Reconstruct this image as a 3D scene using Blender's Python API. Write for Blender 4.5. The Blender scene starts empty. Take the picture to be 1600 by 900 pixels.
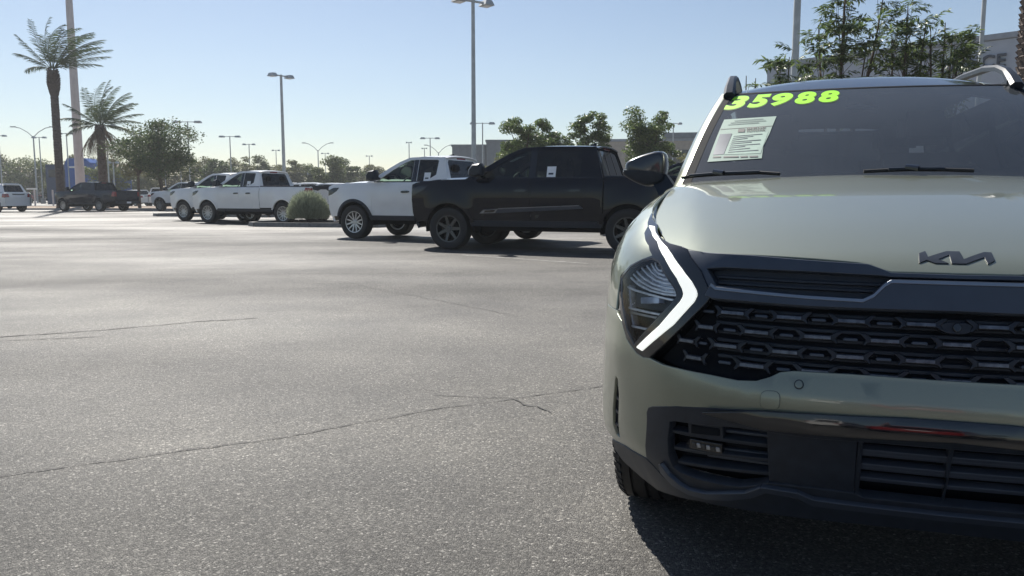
import bpy, bmesh, math, random
import numpy as np
from bisect import bisect_right
from mathutils import Vector, Matrix
random.seed(7); rng = np.random.default_rng(7)
C = bpy.context.scene.collection
SC = bpy.context.scene
R = math.radians

# ------------------------------------------------------------------ camera
CAM_H = 1.055
cam = bpy.data.cameras.new('camera'); camo = bpy.data.objects.new('camera', cam); C.objects.link(camo)
camo.location = (0, 0, CAM_H); camo.rotation_euler = (R(90) - math.atan(144 / 1240), 0, 0)
cam.sensor_fit = 'HORIZONTAL'; cam.sensor_width = 36; cam.lens = 36 * 1240 / 1600
cam.clip_start = .05; cam.clip_end = 9000
SC.camera = camo
# ------------------------------------------------------------------ light
SUN_AZ, SUN_EL = R(-25), R(47)            # left of straight ahead, above the horizon
SC.world = bpy.data.worlds.new('World'); SC.world.use_nodes = True
nt = SC.world.node_tree; nt.nodes.clear()
sky = nt.nodes.new('ShaderNodeTexSky'); sky.sky_type = 'NISHITA'; sky.sun_disc = False
sky.sun_elevation = SUN_EL; sky.sun_rotation = SUN_AZ; sky.altitude = 300
sky.air_density = 1.0; sky.dust_density = .6; sky.ozone_density = 1.2
bg = nt.nodes.new('ShaderNodeBackground'); bg.inputs[1].default_value = .060
wo = nt.nodes.new('ShaderNodeOutputWorld')
tint = nt.nodes.new('ShaderNodeMix'); tint.data_type = 'RGBA'; tint.blend_type = 'MULTIPLY'; tint.inputs[0].default_value = 1; tint.inputs[7].default_value = (.98, .985, 1.005, 1)
nt.links.new(sky.outputs[0], tint.inputs[6]); nt.links.new(tint.outputs[2], bg.inputs[0]); nt.links.new(bg.outputs[0], wo.inputs[0])
sd = bpy.data.lights.new('sun', 'SUN'); sd.energy = 5.0; sd.angle = R(.53); sd.color = (1, .95, .87)
so = bpy.data.objects.new('sun', sd); C.objects.link(so)
sdir = Vector((math.sin(SUN_AZ) * math.cos(SUN_EL), math.cos(SUN_AZ) * math.cos(SUN_EL), math.sin(SUN_EL)))
so.rotation_euler = sdir.to_track_quat('Z', 'Y').to_euler(); so.location = sdir * 60
SC.view_settings.view_transform = 'Standard'; SC.view_settings.look = 'None'
SC.view_settings.exposure = .72; SC.view_settings.gamma = 1
SC.render.engine = 'CYCLES'
SC.cycles.max_bounces = 8; SC.cycles.transparent_max_bounces = 12; SC.cycles.use_denoising = True

# ------------------------------------------------------------------ materials
M = {}
def mat(name, col, rough=.5, metal=0., coat=0., noise=None, emis=0., bump=None, coat_rough=.03, spec=.5):
    m = bpy.data.materials.new(name); m.use_nodes = True
    n = m.node_tree.nodes; l = m.node_tree.links; b = n['Principled BSDF']
    b.inputs['Base Color'].default_value = (*col, 1); b.inputs['Roughness'].default_value = rough
    b.inputs['Metallic'].default_value = metal; b.inputs['Specular IOR Level'].default_value = spec
    if coat: b.inputs['Coat Weight'].default_value = coat; b.inputs['Coat Roughness'].default_value = coat_rough
    if emis:
        b.inputs['Emission Color'].default_value = (*col, 1); b.inputs['Emission Strength'].default_value = emis
    tc = n.new('ShaderNodeTexCoord')
    if noise:                                # (scale, amount, detail)
        tx = n.new('ShaderNodeTexNoise'); tx.inputs['Scale'].default_value = noise[0]; tx.inputs['Detail'].default_value = noise[2]
        l.new(tc.outputs['Object'], tx.inputs['Vector'])
        rp = n.new('ShaderNodeMapRange'); rp.inputs[1].default_value = .3; rp.inputs[2].default_value = .7
        rp.inputs[3].default_value = 1 - noise[1]; rp.inputs[4].default_value = 1 + noise[1]
        l.new(tx.outputs[0], rp.inputs[0])
        mx = n.new('ShaderNodeMix'); mx.data_type = 'RGBA'; mx.blend_type = 'MULTIPLY'; mx.inputs[0].default_value = 1
        mx.inputs[6].default_value = (*col, 1); l.new(rp.outputs[0], mx.inputs[7]); l.new(mx.outputs[2], b.inputs['Base Color'])
        r2 = n.new('ShaderNodeMapRange'); r2.inputs[3].default_value = max(.02, rough - noise[1] * .25); r2.inputs[4].default_value = min(1, rough + noise[1] * .25)
        l.new(tx.outputs[0], r2.inputs[0]); l.new(r2.outputs[0], b.inputs['Roughness'])
    if bump:                                 # (scale, strength, distance)
        tb = n.new('ShaderNodeTexNoise'); tb.inputs['Scale'].default_value = bump[0]; tb.inputs['Detail'].default_value = 4
        l.new(tc.outputs['Object'], tb.inputs['Vector'])
        bp = n.new('ShaderNodeBump'); bp.inputs['Strength'].default_value = bump[1]; bp.inputs['Distance'].default_value = bump[2]
        l.new(tb.outputs[0], bp.inputs['Height']); l.new(bp.outputs[0], b.inputs['Normal'])
    M[name] = m; return m
def glass(name, tint, glare_film=.0, ior=1.5):
    m = bpy.data.materials.new(name); m.use_nodes = True; n = m.node_tree.nodes; l = m.node_tree.links; n.clear()
    tr = n.new('ShaderNodeBsdfTransparent'); tr.inputs[0].default_value = (*tint, 1)
    gl = n.new('ShaderNodeBsdfGlossy'); gl.inputs['Roughness'].default_value = .015
    fr = n.new('ShaderNodeFresnel'); fr.inputs[0].default_value = ior
    mx = n.new('ShaderNodeMixShader'); l.new(fr.outputs[0], mx.inputs[0]); l.new(tr.outputs[0], mx.inputs[1]); l.new(gl.outputs[0], mx.inputs[2])
    out = n.new('ShaderNodeOutputMaterial'); last = mx
    if glare_film:
        df = n.new('ShaderNodeBsdfDiffuse'); df.inputs[0].default_value = (.37, .42, .47, 1)  # bluish film painted in to imitate sky reflection and glare on the glass
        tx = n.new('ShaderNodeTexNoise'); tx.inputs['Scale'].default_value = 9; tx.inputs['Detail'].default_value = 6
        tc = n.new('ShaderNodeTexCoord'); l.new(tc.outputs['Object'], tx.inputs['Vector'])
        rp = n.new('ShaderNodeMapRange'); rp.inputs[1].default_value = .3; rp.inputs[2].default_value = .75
        rp.inputs[3].default_value = glare_film * .9; rp.inputs[4].default_value = glare_film * 1.1; l.new(tx.outputs[0], rp.inputs[0])
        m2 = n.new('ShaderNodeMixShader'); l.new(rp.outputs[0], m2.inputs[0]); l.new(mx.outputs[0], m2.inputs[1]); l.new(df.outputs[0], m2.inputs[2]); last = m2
    l.new(last.outputs[0], out.inputs[0]); M[name] = m; return m

mat('sage_paint', (.238, .258, .200), .36, .58, 1., (900, .10, 1))
mat('white_paint', (.83, .82, .80), .3, 0, .8, (3, .03, 3))
mat('black_paint', (.004, .006, .012), .03, 0, 0, (3, .1, 3), spec=.36)
mat('navy_paint', (.007, .011, .024), .14, 0, 0, (3, .1, 3))
mat('red_paint', (.35, .02, .02), .25, 0, 1., (3, .05, 2))
mat('gloss_black', (.008, .009, .011), .08, 0, .6, (5, .1, 2))
mat('trim_black', (.020, .026, .037), .42, 0, 0, (30, .15, 3), bump=(600, .12, .001), spec=.35)
mat('matte_black', (.008, .010, .014), .75, 0, 0, (20, .2, 3), spec=.12)
mat('satin_chrome', (.24, .255, .285), .28, 1., 0, (12, .06, 2))
mat('dark_chrome', (.12, .125, .135), .24, 1., 0, (25, .12, 2))
mat('grille_chrome', (.028, .031, .038), .34, .7, 0, (40, .25, 2))
mat('grille_joint', (.12, .127, .145), .32, .8, 0, (60, .35, 2))
mat('slate_trim', (.048, .060, .082), .38, .3, .2, (15, .08, 2))
mat('mirror_paint', (.035, .038, .042), .3, .2, .8, (15, .08, 2))
mat('rubber', (.018, .018, .019), .72, 0, 0, (40, .2, 3), bump=(120, .25, .002))
mat('alloy', (.50, .51, .53), .3, .9, 0, (20, .08, 2))
mat('dark_alloy', (.10, .105, .11), .32, .9, 0, (20, .1, 2))
mat('tail_red', (.32, .015, .015), .12, 0, 1., (20, .15, 1))
mat('lamp_inside', (.55, .57, .60), .25, .7, 0, (60, .3, 2))
mat('lamp_pipe', (.86, .88, .90), .22, .3, 0, (60, .15, 2))
mat('daylight', (.86, .87, .81), .3, 0, 0, (40, .02, 1), emis=.52)
mat('projector_glass', (.45, .52, .66), .06, .2, 1., (30, .2, 2))
mat('green_vinyl', (.36, .86, .03), .5, 0, 0, (20, .05, 2))
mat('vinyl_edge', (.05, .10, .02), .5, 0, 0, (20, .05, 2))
mat('paper', (.27, .37, .32), .7, 0, 0, (25, .06, 4))
mat('paper_light', (.33, .45, .385), .7, 0, 0, (30, .12, 6))
mat('paper_white', (.85, .85, .85), .7, 0, 0, (25, .04, 3))
mat('ink', (.06, .06, .065), .6, 0, 0, (60, .3, 3))
mat('interior', (.012, .012, .014), .7, 0, 0, (12, .2, 3), bump=(200, .2, .002))
mat('seat_cloth', (.010, .010, .012), .85, 0, 0, (40, .15, 3))
mat('bronze_pole', (.085, .10, .105), .45, .3, 0, (6, .1, 3))
mat('grey_pole', (.46, .48, .48), .5, .2, 0, (5, .12, 3))
mat('galvanised', (.42, .43, .44), .45, .6, 0, (8, .15, 3))
mat('pale_pole', (.66, .58, .56), .55, 0, 0, (2, .08, 4))
mat('concrete', (.34, .33, .31), .85, 0, 0, (9, .2, 6), bump=(60, .4, .01))
mat('dark_kerb', (.17, .17, .165), .85, 0, 0, (9, .25, 6), bump=(60, .5, .01))
mat('grey_cladding', (.17, .19, .21), .6, .1, 0, (2, .1, 4))
mat('panel_grey', (.40, .44, .50), .7, 0, 0, (1.5, .05, 5))
mat('coping', (.30, .33, .37), .6, 0, 0, (3, .1, 3))
mat('letter', (.055, .065, .085), .4, .2, 0, (6, .1, 2))
mat('beige_stucco', (.40, .34, .28), .85, 0, 0, (3, .1, 5), bump=(40, .3, .01))
mat('tan_roof', (.36, .25, .17), .85, 0, 0, (4, .15, 4))
mat('blue_cladding', (.03, .11, .38), .4, .1, 0, (2, .1, 3))
mat('blue_dark', (.03, .055, .12), .4, .1, 0, (2, .1, 3))
mat('dark_window', (.03, .035, .045), .1, 0, 0, (2, .3, 2))
mat('bark', (.10, .075, .055), .9, 0, 0, (14, .35, 5), bump=(30, .8, .02))
mat('palm_bark', (.13, .10, .085), .95, 0, 0, (10, .4, 6), bump=(16, 1, .04))
mat('dead_frond', (.20, .135, .08), .9, 0, 0, (6, .35, 3))
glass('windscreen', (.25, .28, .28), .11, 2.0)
glass('privacy_glass', (.055, .06, .07), .03, 1.5)
glass('side_glass', (.50, .62, .56), .03, 1.5)
glass('clear_lens', (.96, .97, .98), .0, 1.28)

def leafmat(name, c1, c2, trans=.35, rough=.55):
    m = bpy.data.materials.new(name); m.use_nodes = True; n = m.node_tree.nodes; l = m.node_tree.links
    b = n['Principled BSDF']; b.inputs['Roughness'].default_value = rough
    g = n.new('ShaderNodeNewGeometry'); mx = n.new('ShaderNodeMix'); mx.data_type = 'RGBA'
    mx.inputs[6].default_value = (*c1, 1); mx.inputs[7].default_value = (*c2, 1)
    l.new(g.outputs['Random Per Island'], mx.inputs[0]); l.new(mx.outputs[2], b.inputs['Base Color'])
    tl = n.new('ShaderNodeBsdfTranslucent'); l.new(mx.outputs[2], tl.inputs[0])
    ms = n.new('ShaderNodeMixShader'); ms.inputs[0].default_value = trans
    l.new(b.outputs[0], ms.inputs[1]); l.new(tl.outputs[0], ms.inputs[2]); l.new(ms.outputs[0], n['Material Output'].inputs[0])
    M[name] = m
leafmat('leaf_green', (.055, .08, .032), (.17, .20, .07))
leafmat('leaf_olive', (.075, .085, .042), (.21, .21, .09))
leafmat('leaf_dark', (.03, .056, .021), (.12, .16, .052))
leafmat('leaf_glossy', (.04, .075, .03), (.19, .25, .08), .4, .38)
leafmat('leaf_palm', (.045, .075, .035), (.10, .13, .06), .3)
leafmat('leaf_sage', (.20, .235, .165), (.45, .49, .36), .25, .8)

def asphalt():
    m = bpy.data.materials.new('asphalt'); m.use_nodes = True; n = m.node_tree.nodes; l = m.node_tree.links; b = n['Principled BSDF']
    tc = n.new('ShaderNodeTexCoord')
    def vor(sc, feat='F1'):
        v = n.new('ShaderNodeTexVoronoi'); v.inputs['Scale'].default_value = sc; v.feature = feat
        l.new(tc.outputs['Object'], v.inputs['Vector']); return v
    def noi(sc, d, vec=None):
        v = n.new('ShaderNodeTexNoise'); v.inputs['Scale'].default_value = sc; v.inputs['Detail'].default_value = d
        l.new(vec or tc.outputs['Object'], v.inputs['Vector']); return v
    def ramp(src, pts):
        r = n.new('ShaderNodeValToRGB'); e = r.color_ramp.elements
        while len(e) < len(pts): e.new(.5)
        for k, (p, c) in enumerate(pts): e[k].position = p; e[k].color = (*c, 1)
        l.new(src, r.inputs[0]); return r
    v1 = vor(145); v2 = vor(330)
    sep = n.new('ShaderNodeSeparateColor'); l.new(v1.outputs['Color'], sep.inputs[0])
    stones = ramp(sep.outputs[0], [(0, (.045, .044, .043)), (.34, (.10, .097, .093)), (.74, (.175, .169, .159)), (.94, (.275, .266, .25)), (1, (.58, .56, .53))])
    sep2 = n.new('ShaderNodeSeparateColor'); l.new(v2.outputs['Color'], sep2.inputs[0])
    fine = ramp(sep2.outputs[1], [(0, (.04, .04, .042)), (.6, (.15, .148, .142)), (1, (.34, .33, .315))])
    mx = n.new('ShaderNodeMix'); mx.data_type = 'RGBA'; mx.inputs[0].default_value = .30
    l.new(stones.outputs[0], mx.inputs[6]); l.new(fine.outputs[0], mx.inputs[7])
    mp = n.new('ShaderNodeMapping'); mp.inputs['Scale'].default_value = (.35, 1, 1); mp.inputs['Rotation'].default_value = (0, 0, R(-14)); l.new(tc.outputs['Object'], mp.inputs[0])
    big = noi(.22, 5, mp.outputs[0]); mid = noi(1.1, 5)
    w1 = ramp(big.outputs[0], [(.34, (.58, .59, .61)), (.5, (1, 1, 1)), (.64, (1.5, 1.48, 1.42))])
    w2 = ramp(mid.outputs[0], [(.3, (.76, .76, .765)), (.7, (1.24, 1.23, 1.20))])
    a = n.new('ShaderNodeMix'); a.data_type = 'RGBA'; a.blend_type = 'MULTIPLY'; a.inputs[0].default_value = 1
    l.new(mx.outputs[2], a.inputs[6]); l.new(w1.outputs[0], a.inputs[7])
    a2 = n.new('ShaderNodeMix'); a2.data_type = 'RGBA'; a2.blend_type = 'MULTIPLY'; a2.inputs[0].default_value = 1
    dk = n.new('ShaderNodeMix'); dk.data_type = 'RGBA'; dk.blend_type = 'MULTIPLY'; dk.inputs[0].default_value = 1; dk.inputs[7].default_value = (.80, .792, .77, 1)
    l.new(a.outputs[2], a2.inputs[6]); l.new(w2.outputs[0], a2.inputs[7]); l.new(a2.outputs[2], dk.inputs[6]); l.new(dk.outputs[2], b.inputs['Base Color'])
    rg = n.new('ShaderNodeMapRange'); rg.inputs[1].default_value = .36; rg.inputs[2].default_value = .64; rg.inputs[3].default_value = .80; rg.inputs[4].default_value = .46; l.new(big.outputs[0], rg.inputs[0]); l.new(rg.outputs[0], b.inputs['Roughness']); b.inputs['Specular IOR Level'].default_value = .38
    vd = vor(145, 'DISTANCE_TO_EDGE'); rr = n.new('ShaderNodeMapRange'); rr.inputs[2].default_value = .25; l.new(vd.outputs['Distance'], rr.inputs[0])
    ad = n.new('ShaderNodeMath'); ad.operation = 'ADD'; l.new(rr.outputs[0], ad.inputs[0]); l.new(sep.outputs[1], ad.inputs[1])
    bp = n.new('ShaderNodeBump'); bp.inputs['Strength'].default_value = .7; bp.inputs['Distance'].default_value = .004
    l.new(ad.outputs[0], bp.inputs['Height']); l.new(bp.outputs[0], b.inputs['Normal'])
    M['asphalt'] = m
asphalt()
mat('crack', (.072, .070, .068), .9, 0, 0, (40, .3, 4))
mat('worn_line', (.22, .215, .205), .8, 0, 0, (18, .35, 6))
mat('gravel', (.26, .20, .15), .9, 0, 0, (30, .5, 6), bump=(40, 1, .03))

# ------------------------------------------------------------------ helpers
def tag(o, label=None, cat=None, group=None, kind=None):
    if label: o['label'] = label
    if cat: o['category'] = cat
    if group: o['group'] = group
    if kind: o['kind'] = kind
    return o
def thing(name, label, cat, loc=(0, 0, 0), rz=0, group=None, sc=1.):
    o = bpy.data.objects.new(name, None); C.objects.link(o); o.location = loc; o.rotation_euler = (0, 0, rz); o.scale = (sc,) * 3
    o.empty_display_size = .3
    return tag(o, label, cat, group)
def link(name, me, m, parent=None):
    o = bpy.data.objects.new(name, me); C.objects.link(o)
    if m is not None and not me.materials: me.materials.append(M[m] if isinstance(m, str) else m)
    if parent is not None: o.parent = parent
    return o
def copy_tree(o, parent=None):
    c = o.copy(); C.objects.link(c); c.parent = parent
    for ch in o.children: copy_tree(ch, c)
    return c
class MB:                                   # collects shapes into one mesh
    def __init__(s): s.v = []; s.f = []
    def add(s, vs, fs):
        k = len(s.v); s.v += [tuple(v) for v in vs]; s.f += [tuple(i + k for i in f) for f in fs]; return s
    def box(s, x0, x1, y0, y1, z0, z1, bev=0.):
        if bev:
            bm = bmesh.new(); bmesh.ops.create_cube(bm, size=1)
            for v in bm.verts: v.co = Vector(((x0 + x1) / 2 + v.co.x * (x1 - x0), (y0 + y1) / 2 + v.co.y * (y1 - y0), (z0 + z1) / 2 + v.co.z * (z1 - z0)))
            bmesh.ops.bevel(bm, geom=bm.edges[:], offset=bev, segments=2, affect='EDGES')
            bm.verts.index_update(); s.add([v.co[:] for v in bm.verts], [[v.index for v in f.verts] for f in bm.faces]); bm.free(); return s
        return s.hexa([(x0, y0, z0), (x1, y0, z0), (x1, y1, z0), (x0, y1, z0)], [(x0, y0, z1), (x1, y0, z1), (x1, y1, z1), (x0, y1, z1)])
    def hexa(s, b, t):
        return s.add(list(b) + list(t), [(3, 2, 1, 0), (4, 5, 6, 7), (0, 1, 5, 4), (1, 2, 6, 5), (2, 3, 7, 6), (3, 0, 4, 7)])
    def prism(s, pts, vec):                  # polygon swept along vec
        n = len(pts); a = [Vector(p) for p in pts]; b = [p + Vector(vec) for p in a]
        return s.add(a + b, [tuple(range(n))[::-1], tuple(range(n, 2 * n))] + [(i, (i + 1) % n, n + (i + 1) % n, n + i) for i in range(n)])
    def tube(s, pts, rad, n=10, cap=True, flat=None):
        pts = [Vector(p) for p in pts]; rads = rad if isinstance(rad, (list, tuple)) else [rad] * len(pts)
        vs = []; up = None
        for i, p in enumerate(pts):
            d = (pts[min(i + 1, len(pts) - 1)] - pts[max(i - 1, 0)]).normalized()
            if up is None: up = d.orthogonal().normalized()
            up = (up - d * up.dot(d)).normalized(); sd_ = d.cross(up)
            for k in range(n):
                a = 2 * math.pi * k / n; vs.append(p + (up * math.cos(a) + sd_ * math.sin(a)) * rads[i])
        fs = [(i * n + k, i * n + (k + 1) % n, (i + 1) * n + (k + 1) % n, (i + 1) * n + k) for i in range(len(pts) - 1) for k in range(n)]
        if cap: fs += [tuple(range(n))[::-1], tuple(range((len(pts) - 1) * n, len(pts) * n))]
        return s.add(vs, fs)
    def lathe(s, prof, n=32, axis='y', cen=(0, 0, 0), closed=False):
        vs = []
        for r, h in prof:
            for k in range(n):
                a = 2 * math.pi * k / n
                if axis == 'y': vs.append((cen[0] + r * math.cos(a), cen[1] + h, cen[2] + r * math.sin(a)))
                else: vs.append((cen[0] + r * math.cos(a), cen[1] + r * math.sin(a), cen[2] + h))
        m = len(prof); fs = []
        for i in range(m if closed else m - 1):
            j = (i + 1) % m
            for k in range(n): fs.append((i * n + k, i * n + (k + 1) % n, j * n + (k + 1) % n, j * n + k))
        return s.add(vs, fs)
    def liner(s, r, y0, y1, cx, cz, n=18):   # a half-round wheel-house
        vs = []
        for k in range(n + 1):
            a = math.pi * (-.04 + 1.08 * k / n)
            for rr in (r, r + .02):
                for y in (y0, y1): vs.append((cx + rr * math.cos(a), y, cz + rr * math.sin(a)))
        fs = []
        for k in range(n):
            i = 4 * k; fs += [(i, i + 4, i + 5, i + 1), (i + 2, i + 3, i + 7, i + 6), (i, i + 2, i + 6, i + 4), (i + 1, i + 5, i + 7, i + 3)]
        return s.add(vs, fs + [(0, 1, 3, 2), (4 * n, 4 * n + 2, 4 * n + 3, 4 * n + 1)])
    def mesh(s, name, smooth=True, ang=35):
        me = bpy.data.meshes.new(name); me.from_pydata(s.v, [], s.f); 
        bm = bmesh.new(); bm.from_mesh(me); bmesh.ops.recalc_face_normals(bm, faces=bm.faces[:])
        for f in bm.faces: f.smooth = smooth
        if smooth:
            for e in bm.edges:
                if len(e.link_faces) == 2 and e.calc_face_angle(0) > R(ang): e.smooth = False
        bm.to_mesh(me); bm.free(); return me
    def build(s, name, m, parent=None, smooth=True, ang=35): return link(name, s.mesh(name, smooth, ang), m, parent)

def pchip(xs, ys):
    xs = [float(x) for x in xs]; ys = [float(y) for y in ys]; n = len(xs)
    h = [xs[i + 1] - xs[i] for i in range(n - 1)]; d = [(ys[i + 1] - ys[i]) / h[i] for i in range(n - 1)]; m = [0.] * n
    for i in range(1, n - 1):
        if d[i - 1] * d[i] > 0:
            w1 = 2 * h[i] + h[i - 1]; w2 = h[i] + 2 * h[i - 1]; m[i] = (w1 + w2) / (w1 / d[i - 1] + w2 / d[i])
    m[0] = d[0]; m[-1] = d[-1]
    def g(x):
        if x <= xs[0]: return ys[0] + m[0] * (x - xs[0])
        if x >= xs[-1]: return ys[-1] + m[-1] * (x - xs[-1])
        i = bisect_right(xs, x) - 1; t = (x - xs[i]) / h[i]
        return (2 * t ** 3 - 3 * t * t + 1) * ys[i] + (t ** 3 - 2 * t * t + t) * h[i] * m[i] + (-2 * t ** 3 + 3 * t * t) * ys[i + 1] + (t ** 3 - t * t) * h[i] * m[i + 1]
    return g
def sstep(a, b, x):
    t = min(1, max(0, (x - a) / (b - a))); return t * t * (3 - 2 * t)

class Surf:                                  # a surface (u,v) -> point, o = sign that makes the normal point outward
    def __init__(s, f, o): s.f = f; s.o = o
    def at(s, u, v): return Vector(s.f(u, v))
    def nrm(s, u, v):
        e = .003; a = s.at(u + e, v) - s.at(u - e, v); b = s.at(u, v + e) - s.at(u, v - e)
        n = a.cross(b) * s.o; return n.normalized() if n.length > 1e-12 else Vector((0, 0, 1))
    def mirror(s):
        def g(u, v):
            p = s.f(u, v); return (p[0], -p[1], p[2])
        return Surf(g, -s.o)
    def side(s, sg): return s if sg > 0 else s.mirror()

def soften(poly, it=2, keep=.0):             # round a polygon's corners (Chaikin)
    for _ in range(it):
        q = []
        for i in range(len(poly)):
            a, b = poly[i], poly[(i + 1) % len(poly)]
            q += [(a[0] * .8 + b[0] * .2, a[1] * .8 + b[1] * .2), (a[0] * .2 + b[0] * .8, a[1] * .2 + b[1] * .8)]
        poly = q
    return poly
def panel(name, poly, S, m, parent, cell=.04, thick=.008, off=0., holes=(), cell2=None, edge=.0):
    """A sheet cut to an outline on a surface, with a turned edge: one body panel."""
    bm = bmesh.new()
    for loop in [poly] + list(holes):
        vs = []
        for p in loop:
            if vs and (abs(vs[-1].co.x - p[0]) + abs(vs[-1].co.y - p[1])) < 1e-5: continue
            vs.append(bm.verts.new((p[0], p[1], 0)))
        for i in range(len(vs)): bm.edges.new((vs[i], vs[(i + 1) % len(vs)]))
    bmesh.ops.triangle_fill(bm, edges=bm.edges[:], use_beauty=True, use_dissolve=False, normal=(0, 0, 1))
    us = [p[0] for p in poly]; ws = [p[1] for p in poly]; c2 = cell2 or cell
    for lo, hi, ax, c in ((min(us), max(us), 0, cell), (min(ws), max(ws), 1, c2)):
        k = math.ceil(lo / c + .01)
        while k * c < hi - 1e-4:
            co = [0, 0, 0]; co[ax] = k * c; no = [0, 0, 0]; no[ax] = 1
            bmesh.ops.bisect_plane(bm, geom=bm.verts[:] + bm.edges[:] + bm.faces[:], dist=1e-5, plane_co=co, plane_no=no); k += 1
    bm.verts.index_update(); bm.verts.ensure_lookup_table()
    P = []; N = []
    for v in bm.verts:
        n = S.nrm(v.co.x, v.co.y); N.append(n); P.append(S.at(v.co.x, v.co.y) + n * off)
    F = []
    for f in bm.faces:
        ix = [v.index for v in f.verts]
        a = P[ix[1]] - P[ix[0]]; b = P[ix[-1]] - P[ix[0]]
        if a.cross(b).dot(N[ix[0]]) < 0: ix = ix[::-1]
        F.append(ix)
    NV = list(P); NN = list(N)
    if thick:
        for e in bm.edges:
            if len(e.link_faces) != 1: continue
            i, j = e.verts[0].index, e.verts[1].index
            f = e.link_faces[0]; cen = sum((P[v.index] for v in f.verts), Vector()) / len(f.verts)
            o = (P[j] - P[i]).cross(N[i]); 
            if o.length < 1e-9: continue
            o.normalize()
            if o.dot(cen - P[i]) > 0: o = -o
            k = len(NV); r = min(.0025, thick * .3)
            NV += [P[i] + o * r - N[i] * r, P[j] + o * r - N[j] * r, P[i] + o * r - N[i] * thick, P[j] + o * r - N[j] * thick]
            h = (o + N[i]).normalized(); NN += [(o * .9 + N[i] * .3).normalized()] * 2 + [o, o]
            q1 = [i, j, k + 1, k]; q2 = [k, k + 1, k + 3, k + 2]
            if (NV[q1[1]] - NV[q1[0]]).cross(NV[q1[3]] - NV[q1[0]]).dot(h) < 0: q1 = q1[::-1]
            if (NV[q2[1]] - NV[q2[0]]).cross(NV[q2[3]] - NV[q2[0]]).dot(o) < 0: q2 = q2[::-1]
            F += [q1, q2]
    bm.free()
    me = bpy.data.meshes.new(name); me.from_pydata([v[:] for v in NV], [], F)
    me.polygons.foreach_set('use_smooth', [True] * len(F)); me.update()
    me.normals_split_custom_set_from_vertices([n[:] for n in NN])
    return link(name, me, m, parent)
def circ(cx, cy, r, n=28, a0=0, a1=2 * math.pi, full=True):
    return [(cx + r * math.cos(a0 + (a1 - a0) * k / (n if full else n - 1)), cy + r * math.sin(a0 + (a1 - a0) * k / (n if full else n - 1))) for k in range(n)]
def text_mesh(s, size=1., offset=.0, shear=0., ext=.0):
    cu = bpy.data.curves.new('text', 'FONT'); cu.body = s; cu.size = size; cu.offset = offset; cu.shear = shear; cu.extrude = ext; cu.resolution_u = 6
    o = bpy.data.objects.new('text', cu); C.objects.link(o); bpy.context.view_layer.update()
    me = bpy.data.meshes.new_from_object(o.evaluated_get(bpy.context.evaluated_depsgraph_get()))
    bpy.data.objects.remove(o); bpy.data.curves.remove(cu); return me

# ------------------------------------------------------------------ wheels
def tyre_mesh(Rr, w, n=40, grooves=False):
    b = MB(); ri = Rr * .62; h = w / 2; ch = .022
    prof = [(ri, -h * .82), (ri + .02, -h * .95), (Rr - .05, -h), (Rr - ch, -h * .96), (Rr - .006, -h * .84)]
    if grooves:
        for g in (-.52, -.17, .17, .52):
            prof += [(Rr, h * g - .008), (Rr - .009, h * g - .005), (Rr - .009, h * g + .005), (Rr, h * g + .008)]
    prof += [(Rr - .006, h * .84), (Rr - ch, h * .96), (Rr - .05, h), (ri + .02, h * .95), (ri, h * .82)]
    b.lathe(prof, n, closed=True)
    if grooves:                             # cross lugs on the two shoulders
        for k in range(60):
            a = 2 * math.pi * k / 60; ca, sa = math.cos(a), math.sin(a); ta = (-sa, ca)
            for sg in (-1, 1):
                q = []
                for rr in (Rr - .014, Rr + .001):
                    for da, yy in ((-.012, .80), (.012, .80), (.012, .98), (-.012, .98)):
                        r2 = rr - (.018 if yy > .9 else 0); q.append((r2 * ca + ta[0] * da, sg * h * yy, r2 * sa + ta[1] * da))
                b.hexa(q[:4], q[4:])
    return b.mesh('tyre', True, 40)
def rim_mesh(ri, w, spokes=6, split=.16, bar=.022, n=36):
    b = MB(); h = w / 2
    b.lathe([(ri * 1.02, h * .86), (ri * .93, h * .84), (ri * .91, h * .62), (ri * .88, -h * .8), (ri * 1.0, -h * .85)], n)
    b.lathe([(.001, h * .70), (ri * .16, h * .70), (ri * .26, h * .58), (ri * .27, h * .2)], 18)
    for k in range(spokes):
        a0 = 2 * math.pi * k / spokes
        for sgn in (-1, 1):
            a1, a2 = a0 + sgn * .10, a0 + sgn * split * 1.6
            p1 = Vector((math.cos(a1), 0, math.sin(a1))) * ri * .2; p2 = Vector((math.cos(a2), 0, math.sin(a2))) * ri * .93
            d = (p2 - p1).normalized(); t = Vector((-d.z, 0, d.x)) * bar
            q = []
            for y in (h * .30, h * .62):
                dy = Vector((0, y, 0)); dz = Vector((0, y + h * .12, 0)); q.append([p1 - t + dy, p1 + t + dy, p2 + t * .8 + dz, p2 - t * .8 + dz])
            b.hexa(q[0], q[1])
    return b.mesh('rim', True, 30)
WM = {}
def wheel(parent, x, y, Rr, w, style, sg):
    key = (Rr, w, style)
    if key not in WM:
        disc = MB().lathe([(.001, 0), (Rr * .40, 0), (Rr * .42, -.03), (Rr * .62, -.06)], 28).mesh('brake_disc')
        WM[key] = (disc, tyre_mesh(Rr, w, 56 if style == 'hero' else 36, style == 'hero'), rim_mesh(Rr * .63, w, *{'hero': (5, .2, .024), 'six': (6, .17, .02), 'mesh': (7, .25, .014)}[style]))
    d, t, r = WM[key]
    o = link('wheel', d, 'matte_black', parent); o.location = (x, y, Rr); o.rotation_euler = (0, 0, 0 if sg > 0 else math.pi)
    link('tyre', t, 'rubber', o)
    rr = link('rim', r, None, o)
    if not r.materials: r.materials.append(M['dark_alloy' if style in ('mesh', 'hero') else 'alloy'])
    return o

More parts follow.
